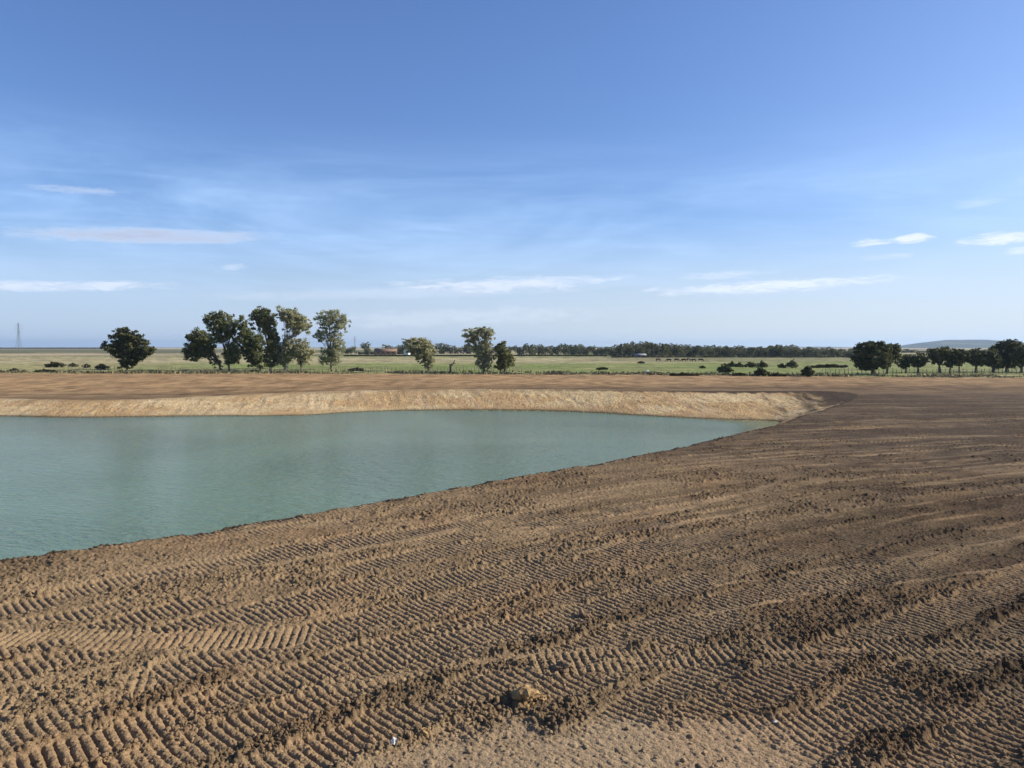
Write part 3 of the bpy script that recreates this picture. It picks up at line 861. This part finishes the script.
# bushes: (px, py_base, half width, height px, label)
BG = 'round bushes dotted over the meadow'
def bush(px, py, hw, hp, label, group=BG, m=None, dens=1.2, leafs=.17, name='bush', yellow=.1):
    x0, y0 = at(px, py); k = y0 / F; gzv = ground_z(x0, y0)
    rg = np.random.default_rng(int(px * 7 + py))
    n = max(1, int(hw / hp * 1.6)); blobs = []
    if n < 3: blobs.append((0, 0, hp * .5 * k, hw * .75 * k, hp * .5 * k, hp * .56 * k, 1.3))
    for i in range(n + 1):
        u_ = (i - n / 2) / max(n, 1) * 1.3
        hh_ = hp * (1 - .45 * abs(u_)) * rg.uniform(.8, 1.1)
        blobs.append((u_ * hw * k, rg.uniform(-.3, .3) * hp * k, hh_ * .5 * k, max(hw / (n + 1) * 1.5, hp * .4) * k, hp * .5 * k, hh_ * .52 * k, 1))
    v, f, T = leaves(blobs, int(hw * hp * 55 * dens), leafs * max(1, y0 / 250), rg, yellow)
    v[:, 2] = np.maximum(v[:, 2], -.1)
    root = link(name, None, loc=(x0, y0, gzv), label=label, category=name, group=group)
    link('foliage', np_mesh('foliage', v, f, [m or L_OAK], False, {'tint': ('c', T)}), parent=root)
    vs, fs = join([tube([(b[0] * .3, 0, -.1), (b[0] * .8, b[1], b[2]), (b[0], b[1], b[2] * 1.5)], [.09, .06, .02], 5) for b in blobs])
    link('stem', np_mesh('stem', vs, fs, [M_BARK], True), parent=root)
for a in [(725, 373, 6.5, 9, 'rounded olive bush, leftmost of the large ones in the right meadow'),
          (808, 376.6, 5, 11, 'dark upright bush at the soil edge, left of the largest oak'),
          (761, 376, 5.5, 9, 'olive bush at the soil edge with a low dark thicket on its right'),
          (732, 367, 3.5, 6, 'small bush peeping out above the leftmost large bush'),
          (739, 367.5, 4, 5, 'second small bush of the distant cluster above the leftmost large bush'),
          (751, 367.8, 5.5, 6, 'widest bush of the distant cluster in the right meadow'),
          (762, 367.5, 4, 6.5, 'tallest bush at the right end of the distant cluster'),
          (782, 368, 3.3, 4.5, 'small dark bush left of the square dark one'),
          (792.5, 368, 4, 8.5, 'squarish dark bush far out in the green meadow'),
          (702.5, 368.6, 2.6, 3, 'tiny bush alone left of the bush cluster'),
          (641, 363.5, 3.6, 2.6, 'low dark bush left of the grazing cattle')]:
    bush(*a)
for a in [(777, 376.5, 10, 4, 'low dark thicket at the soil edge between two bushes'),
          (829, 368, 24, 4, 'long low brown-green hedge left of the oaks'),
          (684, 376, 18, 3.5, 'scruffy low thicket at the soil edge left of the round bushes'),
          (739, 376, 7, 3.5, 'sparse brown thicket below the leftmost large bush'),
          (602, 370.3, 6, 3.0, 'small dark hummock of scrub in the middle of the green meadow')]:
    bush(*a, group='low thickets', m=L_SCRUB, name='thicket', yellow=.4)
for a in [(54, 367.5, 10, 6, 'long low hedge of dark scrub out in the pale left pasture'),
          (86.5, 368, 3, 4.5, 'small round bush left of the solitary tree'),
          (102, 369.5, 7, 5, 'bush at the left foot of the solitary tree'),
          (46, 372.9, 13, 4, 'ragged line of weeds and scrub at the soil edge far left'),
          (14, 372.5, 5, 4, 'scrub at the left edge of the view'),
          (73, 367, 5, 4, 'thin scrub between the hedge and the round bush')]:
    bush(*a, group='scrub in the left pasture', m=L_SCRUB, name='scrub', yellow=.3)
bush(154, 372.5, 15, 3.0, 'low dark scrub to the right of the solitary tree', 'low thickets', L_SCRUB, 1.3, name='thicket')
bush(356, 371.3, 8, 4, 'heap of bramble behind the fence right of the long row', 'low thickets', L_SCRUB, 1.3, name='thicket')
bush(255, 371.8, 6, 2.5, 'tuft of scrub under the long row of trees', 'low thickets', L_SCRUB, 1.3, name='thicket')

# ------------------------------------------------------------------ distant trees (shared crowns)
def far_proto(kind, seed):
    rg = np.random.default_rng(seed)
    bl = []
    if kind == 'round':
        for i in range(7): bl.append((rg.uniform(-.3, .3), rg.uniform(-.3, .3), rg.uniform(.2, .8), .30, .3, .26, 1))
    elif kind == 'column':
        for i in range(6): bl.append((rg.uniform(-.05, .05), rg.uniform(-.05, .05), .2 + i * .13, .17, .17, .16, 1))
    else:
        for i in range(9): bl.append((rg.uniform(-.42, .42), rg.uniform(-.35, .35), .12 + i * .082, .30, .3, .26, 1))
    v, f, T = leaves(bl, 2600, .040, rg, .12)
    v[:, 2] = np.clip(v[:, 2], 0.0, 1.12)
    crown = np_mesh('crown', v, f, [L_FAR], False, {'tint': ('c', T)})
    vs, fs = join([tube([(0, 0, -.02), (0, 0, .2), (.02, 0, .5)], [.035, .028, .012], 6), tube([(0, 0, .22), (.1, .05, .45), (.2, .05, .6)], [.016, .01, .004], 4), tube([(0, 0, .22), (-.1, -.05, .45), (-.22, .0, .6)], [.016, .01, .004], 4)])
    return crown, np_mesh('trunk', vs, fs, [M_BARK], True)
PROTO = {k: [far_proto(k, s) for s in range(40, 44)] for k in ('round', 'column', 'broad')}
rf = random.Random(3)
def far_tree(px, Y, top_y, wpx, kind, label, group, name='tree'):
    hgt = (H + (HOR - top_y) * Y / F) * 1.10
    w = wpx * Y / F
    X = (px - 512) / F * Y
    c, tr_ = rf.choice(PROTO[kind])
    root = link(name, None, loc=(X, Y, 0), label=label, category='tree', group=group)
    root.scale = (w if kind != 'column' else w * 1.8, w * 1.0 if kind != 'column' else w * 1.8, hgt)
    root.rotation_euler.z = 0
    link('crown', c, parent=root); link('trunk', tr_, parent=root)
    if rf.random() < .5: root.scale.x *= -1
    return root
FG = 'trees of the central belt'
lab = 'mixed green tree standing in the far belt behind the central meadow'
def prof(x, pts): return float(np.interp(x, [p[0] for p in pts], [p[1] for p in pts]))
x = 518
while x < 606:
    far_tree(x, 600 + rf.uniform(-25, 25), prof(x, [(518, 346), (528, 344.6), (548, 345.5), (552, 347), (562, 344.5), (580, 344.8), (590, 347), (606, 347.5)]) + rf.uniform(-.5, .8), rf.uniform(7, 11), rf.choice(['round', 'broad']), lab, FG)
    x += rf.uniform(3.5, 6)
lab = 'dark tree in the dense wood behind the right-hand meadow'
WG = 'trees of the dense right-hand wood'
x = 612
WP = [(608, 350), (613, 347), (620, 344.6), (640, 343.8), (655, 344), (668, 346), (690, 346.5), (720, 347.3), (765, 347.8), (775, 346), (790, 347), (800, 348.3), (830, 349.5), (856, 350)]
while x < 858:
    for row in range(2):
        far_tree(x + rf.uniform(-2, 2), 475 + row * 45 + rf.uniform(-12, 12), prof(x, WP) + rf.uniform(-1.3, .9) - row * .4 + (1 - row) * .6, rf.uniform(9, 14), rf.choice(['round', 'broad', 'broad']), lab, WG)
    x += rf.uniform(4.5, 6.5)
for px, tp, lb in [(621, 344.6, 'narrow columnar tree nearest the pale shed'), (652, 344, 'tall columnar poplar right of the pale shed roof'), (663, 344.8, 'columnar poplar next along from the tallest one')]:
    far_tree(px, 450, tp, 5, 'column', lb, 'columnar poplars in front of the wood')
far_tree(780, 465, 344, 15, 'round', 'pale-leaved tree rising above the middle of the right-hand wood', WG).children[0]
far_tree(366.5, 600, 343.5, 12, 'round', 'dark round tree standing clear, right of the long row', None)
lab = 'distant tree behind the cottage and the central pasture'
for px, tp, w in [(343, 346.5, 9), (352, 346.8, 9), (378, 348.5, 7), (389, 345, 10), (398, 345.5, 9), (404, 344.3, 9), (440, 344, 12), (447, 343.8, 10), (455, 346, 10), (464, 346.5, 10), (471, 347, 9), (479, 346.3, 9), (494, 346.5, 10), (510, 347, 8)]:
    far_tree(px, 680, tp, w * 1.15, rf.choice(['round', 'broad']), lab, 'trees behind the central pasture')
lab = 'hazy tree low on the horizon behind the oak row'
for px in range(857, 1060, 9):
    far_tree(px + rf.uniform(-2, 2), 800, 350 + rf.uniform(-.8, 1), 13, 'broad', lab, 'hazy trees behind the oaks')

def hedge(x0, x1, Y, hpx, label, hm=L_SCRUB, dens=1.0):
    k = Y / F; X0, X1 = (x0 - 512) * k, (x1 - 512) * k
    rg = np.random.default_rng(int(x0 + Y)); n = int((X1 - X0) / (hpx * k * 1.1)) + 1
    bl = [((i / n - .5) * (X1 - X0), rg.uniform(-1, 1), hpx * k * .45, hpx * k * .8, hpx * k * .7, hpx * k * rg.uniform(.35, .65), 1) for i in range(n + 1)]
    v, f, T = leaves(bl, int((x1 - x0) * hpx * 30 * dens), .35 * Y / 400, rg, .15)
    v[:, 2] = np.maximum(v[:, 2], 0)
    root = link('hedge', None, loc=((X0 + X1) / 2, Y, 0), label=label, category='hedge', group='hedges across the fields')
    link('foliage', np_mesh('foliage', v, f, [hm], False, {'tint': ('c', T)}), parent=root)
hedge(345, 606, 500, 1.5, 'thin dark hedge at the foot of the central belt')
hedge(612, 860, 440, 1.2, 'low brown hedge line in front of the dense wood')
hedge(360, 412, 640, 2.6, 'darker hedge left of the white cottage')
hedge(-40, 110, 2600, .8, 'faint far hedge under the lattice pylon')

# ------------------------------------------------------------------ hills
def hills(name, D, prof_, depth, m, z0=-2, yoff=0):
    xs = np.linspace(prof_[0][0], prof_[-1][0], 220); js = np.linspace(0, 1, 40)
    XX, JJ = np.meshgrid(xs, js)
    yy = D + (JJ - .5) * depth
    X = (XX - 512) / F * yy
    top = np.interp(XX, [p[0] for p in prof_], [HOR - p[1] for p in prof_]) / F * D + H
    Z = z0 + (top - z0) * np.clip(np.sin(np.clip(JJ * 1.15, 0, 1) * math.pi), 0, 1) ** .8 + (fbm(X / 160, yy / 160, 950, 4) - .5) * 7 * np.clip((HOR - np.interp(XX, [p[0] for p in prof_], [p[1] for p in prof_])) / 3, 0, 1)
    v = np.stack([X.ravel(), yy.ravel(), Z.ravel()], 1)
    i_, j_ = np.meshgrid(np.arange(39), np.arange(219), indexing='ij')
    b_ = i_ * 220 + j_
    f = np.stack([b_, b_ + 1, b_ + 221, b_ + 220], -1).reshape(-1, 4)
    link(name, np_mesh(name, v, f, [m], True), kind='structure')
m, t, b, o = mat('wooded_hill')
g = t.new('ShaderNodeNewGeometry')
n1 = t.noise(g.outputs['Position'], .006, 4, .6); n2 = t.noise(g.outputs['Position'], .05, 4, .6)
c = t.mix(t.ramp(n1, .50, .60), (.028, .036, .03), (.11, .115, .075))
c = t.mix(t.ramp(n2, .35, .7, 0, .5), c, (.03, .04, .02))
t.l.new(c, b.inputs['Base Color'])
hills('hills', 5600, [(790, 351), (868, 350), (888, 348.5), (905, 344.8), (925, 342.3), (945, 340.4), (985, 340), (1005, 341), (1020, 343), (1060, 342), (1120, 345), (1180, 350)], 2200, m)
hills('hills', 7600, [(700, 349), (760, 348), (800, 346.8), (820, 346.6), (850, 347.2), (880, 348.5), (940, 350)], 1500, m)
hills('hills', 8500, [(400, 348), (480, 347.2), (560, 346.4), (640, 347), (700, 348)], 1500, m)

# ------------------------------------------------------------------ pylons
M_STEEL = plain('galvanised_steel', (.20, .21, .22), .6, .1, 1, .3)
def pylon(px, Y, top_y, base_y, label, thick=.11):
    hgt = (base_y - top_y) * Y / F; X = (px - 512) / F * Y
    root = link('pylon', None, loc=(X, Y, 0), label=label, category='pylon', group='electricity pylons')
    def wid(z): return np.interp(z / hgt, [0, .55, 1], [.085, .030, .008]) * hgt
    def bar(a, b, r=thick): return tube([a, b], [r, r], 4)
    lv = [0, .16, .30, .42, .52, .61, .70, .78, .86, .93, 1.0]
    parts = []
    for sx_ in (-1, 1):
        for sy_ in (-1, 1):
            pts = [(sx_ * wid(l * hgt), sy_ * wid(l * hgt), l * hgt) for l in lv]
            link('leg', np_mesh('leg', *[np.array(q_) for q_ in tube(pts, [thick * 1.3] * len(pts), 4)], [M_STEEL]), parent=root)
    for a, b_ in zip(lv[:-1], lv[1:]):
        wa, wb = wid(a * hgt), wid(b_ * hgt)
        for s_ in (-1, 1):
            parts += [bar((-wa, s_ * wa, a * hgt), (wb, s_ * wb, b_ * hgt)), bar((wa, s_ * wa, a * hgt), (-wb, s_ * wb, b_ * hgt)),
                      bar((s_ * wa, -wa, a * hgt), (s_ * wb, wb, b_ * hgt)), bar((-wa, s_ * wa, a * hgt), (wa, s_ * wa, a * hgt))]
    v, f = join(parts); link('bracing', np_mesh('bracing', v, f, [M_STEEL]), parent=root)
    for l, L in ((.66, .13), (.78, .16), (.90, .11)):
        z = l * hgt; w = L * hgt
        v, f = join([bar((-w, 0, z), (w, 0, z)), bar((-w, 0, z), (0, 0, z + .05 * hgt)), bar((w, 0, z), (0, 0, z + .05 * hgt)), bar((-w, 0, z), (-w, 0, z - .03 * hgt), .12), bar((w, 0, z), (w, 0, z - .03 * hgt), .12)])
        link('crossarm', np_mesh('crossarm', v, f, [M_STEEL]), parent=root)
pylon(19.5, 1500, 323, 350.2, 'tall lattice electricity pylon on the horizon at far left')
pylon(355, 2600, 336, 348.8, 'faint distant pylon just right of the long row of trees', .12)

# ------------------------------------------------------------------ buildings
M_WHITE = plain('white_render', (.80, .79, .75), .8, .05, 2)
M_ROOF = plain('dark_tiles', (.10, .07, .055), .8, .2, 3)
M_BROWNROOF = plain('brown_tiles', (.20, .13, .09), .8, .2, 3)
M_GLASS = plain('dark_window', (.03, .035, .04), .2, .1, 3)
M_BRICK = plain('brick', (.30, .17, .11), .9, .2, 3)
M_SHED = plain('pale_sheeting', (.24, .25, .25), .5, .06, 1)
M_WOOD = plain('weathered_wood', (.20, .16, .12), .9, .3, 8)
def boxm(x0, x1, y0, y1, z0, z1):
    v = [(x, y, z) for z in (z0, z1) for y in (y0, y1) for x in (x0, x1)]
    return v, [(0, 2, 3, 1), (4, 5, 7, 6), (0, 1, 5, 4), (2, 6, 7, 3), (0, 4, 6, 2), (1, 3, 7, 5)]
def part(name, geo, m_, parent):
    return link(name, np_mesh(name, np.array(geo[0], float), np.array(geo[1]), [m_]), parent=parent)
def house(px, Y, L, Dp, wall, ridge, wm, rm, label, gable_front=False, rot=0, wins=3, name='cottage', chim=True):
    X = (px - 512) / F * Y
    root = link(name, None, loc=(X, Y, 0), label=label, category='building'); root.rotation_euler.z = rot
    a, b_ = L / 2, Dp / 2
    v = boxm(-a, a, -b_, b_, 0, wall)
    vs = v[0] + [(-a, 0, ridge - .05), (a, 0, ridge - .05)]
    me = bpy.data.meshes.new('wall'); me.from_pydata(vs, [], v[1] + [(4, 8, 6), (5, 7, 9)]); me.materials.append(wm)
    link('wall', me, parent=root)
    e = .35
    hs = (ridge - wall) / b_ * e
    rv, rfc = [], []
    for s_ in (-1, 1):
        o_ = len(rv)
        rv += [(-a - e, s_ * (b_ + e), wall - hs + .05), (a + e, s_ * (b_ + e), wall - hs + .05), (a + e, 0, ridge + .05), (-a - e, 0, ridge + .05)]
        rv += [(p[0], p[1], p[2] + .18) for p in rv[o_:o_ + 4]]
        rfc += [tuple(o_ + i for i in q_) for q_ in ((0, 1, 2, 3), (4, 7, 6, 5), (0, 4, 5, 1), (1, 5, 6, 2), (3, 2, 6, 7), (0, 3, 7, 4))]
    rf_ = link('roof', np_mesh('roof', np.array(rv), np.array(rfc), [rm]), parent=root)
    if chim: part('chimney', boxm(a * .6, a * .6 + .7, -.35, .35, ridge - .3, ridge + 1.1), M_BRICK, rf_)
    for i in range(wins):
        x_ = -a + (i + .7) * L / (wins + .4)
        w = part('window', boxm(x_ - .5, x_ + .5, -b_ - .04, -b_ + .02, wall * .4, wall * .8), M_GLASS, root)
    dr = part('door', boxm(a - 1.9, a - .9, -b_ - .05, -b_ + .02, 0, min(2.1, wall * .85)), M_WOOD, root)
    w = part('window', boxm(a - .02, a + .04, -.5, .5, wall * .4, wall * .8), M_GLASS, root)
    return root
house(407.5, 590, 6.5, 3.6, 3.4, 5.2, M_WHITE, M_ROOF, 'small white cottage between the trees of the central pasture', rot=R(78))
house(386, 610, 17, 7, 2.6, 4.6, M_BRICK, M_BROWNROOF, 'low brown-roofed farm building left of the white cottage', rot=R(6), wins=4, name='farm_building')
house(606, 640, 14, 10, 3.4, 4.4, M_SHED, M_SHED, 'pale shed in the gap between the central belt and the wood', rot=R(-8), name='shed', wins=2, chim=False)
house(640, 455, 6, 5, 1.2, 1.9, M_SHED, M_SHED, 'long pale-roofed shed in front of the wood between columnar poplars', rot=R(4), name='shed', wins=2, chim=False)

# ------------------------------------------------------------------ fences
post_me = np_mesh('post', *[np.array(q_) for q_ in boxm(-.05, .05, -.05, .05, -.3, 1.15)], [M_WOOD])
def fence(p0, p1, n, label, wires=3):
    a, b_ = at(*p0), at(*p1)
    root = link('fence', None, loc=(a[0], a[1], 0), label=label, category='fence', group='post and wire fences')
    prev = None; parts = []
    for i in range(n):
        f_ = i / (n - 1)
        x_, y_ = a[0] + (b_[0] - a[0]) * f_ + rf.uniform(-.2, .2), a[1] + (b_[1] - a[1]) * f_ + rf.uniform(-.15, .15)
        z_ = ground_z(x_, y_)
        o_ = link('post', post_me, parent=root, loc=(x_ - a[0], y_ - a[1], z_)); o_.rotation_euler = (rf.uniform(-.05, .05), rf.uniform(-.08, .08), rf.uniform(0, 1)); o_.scale.z = rf.uniform(.85, 1.12)
        if prev:
            for w in range(wires):
                h_ = .35 + w * .35
                parts.append(tube([(prev[0], prev[1], prev[2] + h_), (x_ - a[0], y_ - a[1], z_ + h_)], [.012, .012], 3))
        prev = (x_ - a[0], y_ - a[1], z_)
    v, f = join(parts); link('wire', np_mesh('wire', v, f, [M_STEEL]), parent=root)
fence((352, 371.4), (522, 372.6), 46, 'post and wire fence in the centre, running past the snag and the pair of trees')
fence((158, 372), (345, 372.2), 44, 'post and wire fence behind the long row of trees')
fence((822, 373.8), (1075, 374.2), 58, 'post and wire fence in front of the oak row')
fence((64, 369), (122, 370), 16, 'post and wire fence crossing the pale pasture at far left')

# ------------------------------------------------------------------ cattle
M_COW = plain('dark_hide', (.06, .042, .03), .7, .3, 4)
def cow_mesh():
    me = bpy.data.meshes.new('cow')
    J = [((0, 0, 1.05), .36), ((.55, 0, 1.08), .35), ((-.6, 0, 1.05), .34), ((-.85, 0, 1.1), .22), ((.9, 0, 1.1), .25), ((1.15, 0, .85), .16), ((1.32, 0, .50), .15), ((1.48, 0, .22), .09)]
    E = [(0, 1), (0, 2), (2, 3), (1, 4), (4, 5), (5, 6), (6, 7)]
    def leg(root_i, x, y, back):
        b0 = len(J)
        J.extend([((x, y, .78), .16), ((x + (.08 if back else 0), y, .55), .09), ((x - (.08 if back else -.02), y, .38 if back else .34), .065), ((x, y, .04), .06)])
        E.extend([(root_i, b0), (b0, b0 + 1), (b0 + 1, b0 + 2), (b0 + 2, b0 + 3)])
    leg(1, .62, .2, False); leg(1, .58, -.2, False); leg(2, -.66, .2, True); leg(2, -.62, -.2, True)
    b0 = len(J); J.extend([((-1.05, 0, .95), .04), ((-1.08, 0, .45), .05)]); E.extend([(3, b0), (b0, b0 + 1)])
    me.from_pydata([j[0] for j in J], E, [])
    me.materials.append(M_COW)
    return me, [j[1] for j in J]
cme, crad = cow_mesh()
c0_ = bpy.data.objects.new('cow', cme); COL.objects.link(c0_)
sk = c0_.modifiers.new('skin', 'SKIN'); ss = c0_.modifiers.new('sub', 'SUBSURF'); ss.levels = ss.render_levels = 1
for i, r0 in enumerate(crad):
    cme.skin_vertices[0].data[i].radius = (r0, r0)
cme.skin_vertices[0].data[0].use_root = True
COWS = [(658, 361.4, .2), (669, 361.8, 3.0), (676.5, 361.6, .1), (684, 361.9, 2.8), (688.5, 361.4, .5), (694, 362, 3.3), (700.5, 361.7, -.3)]
cl = ['leftmost dark cow grazing apart from the others', 'second dark cow from the left, grazing', 'third dark cow from the left, grazing', 'middle cow of the line, grazing with its head to the left',
      'cow close behind the middle cow, grazing', 'second dark cow from the right of the line', 'rightmost dark cow of the grazing line']
for i, ((px, py, rz), lb) in enumerate(zip(COWS, cl)):
    o_ = c0_ if i == 0 else c0_.copy()
    if i: COL.objects.link(o_)
    x_, y_ = at(px, py); o_.location = (x_, y_, ground_z(x_, y_)); o_.rotation_euler.z = rz
    o_['label'] = lb; o_['category'] = 'cow'; o_['group'] = 'cattle grazing in line in the far meadow'

# white sack by the soil edge
x_, y_ = at(647.5, 374)
me = lump_mesh('white_sack', .5, 77, plain('white_plastic', (.82, .82, .80), .5, .04, 4), 3, .72, .22)
for v in me.vertices:
    if v.co.z > .1: v.co.x *= 1 - min(.6, (v.co.z - .1) * 1.8); v.co.y *= .8; v.co.z *= 1.5
link('white_sack', me, loc=(x_, y_, ground_z(x_, y_) + .25), label='small white peaked sack lying at the near edge of the green meadow', category='sack')

# ------------------------------------------------------------------ rough grass at the soil edge
m, t, b, o = mat('rough_grass')
a = t.new('ShaderNodeAttribute', attribute_name='tint')
sepc = t.new('ShaderNodeSeparateXYZ'); t.l.new(a.outputs['Color'], sepc.inputs[0])
t.l.new(t.mix(sepc.outputs[0], (.10, .105, .045), (.34, .28, .16)), b.inputs['Base Color'])
N = 26000
rg = np.random.default_rng(90)
x = rg.uniform(-150, 160, N)
y = edge_y(x) + np.abs(rg.normal(0, 4.5, N)) + rg.uniform(-.5, 1, N)
cl_ = fbm(x / 5, y / 3, 55, 3)
keep = rg.random(N) < sm(cl_, .35, .6)
x, y = x[keep], y[keep]; N = len(x)
z = terrain(x, y)[0]
hg = rg.uniform(.15, .5, N) * (.5 + sm(cl_[keep], .4, .7)); th = rg.uniform(0, 3.14, N); w = rg.uniform(.08, .25, N)
lx, ly = rg.normal(0, .12, N), rg.normal(0, .12, N)
v = np.stack([np.stack([x - np.cos(th) * w, y - np.sin(th) * w, z - .05], 1), np.stack([x + np.cos(th) * w, y + np.sin(th) * w, z - .05], 1),
              np.stack([x + np.cos(th) * w * .4 + lx, y + ly, z + hg], 1), np.stack([x - np.cos(th) * w * .8 + lx, y + ly, z + hg * .8], 1)], 1).reshape(-1, 3)
T = np.repeat(np.stack([rg.random(N), rg.random(N), rg.random(N)], 1), 4, 0)
link('rough_grass', np_mesh('rough_grass', v, np.arange(N * 4).reshape(-1, 4), [m], False, {'tint': ('c', T)}), kind='stuff',
     label='rough tufts of straw and olive grass along the soil edge', category='grass')

# ------------------------------------------------------------------ haze
hz = boxm(-15500, 15500, -15500, 15500, -9, 110)
m = bpy.data.materials.new('haze_air'); m.use_nodes = True
t = NT(m.node_tree)
pv = t.new('ShaderNodeVolumePrincipled')
pv.inputs['Color'].default_value = (.55, .76, 1.0, 1); pv.inputs['Density'].default_value = .00007; pv.inputs['Anisotropy'].default_value = .3
o = t.new('ShaderNodeOutputMaterial'); t.l.new(pv.outputs[0], o.inputs['Volume'])
link('haze', np_mesh('haze', np.array(hz[0], float), np.array(hz[1]), [m]), kind='stuff', label='thin blue haze fading the far fields and hills', category='haze')
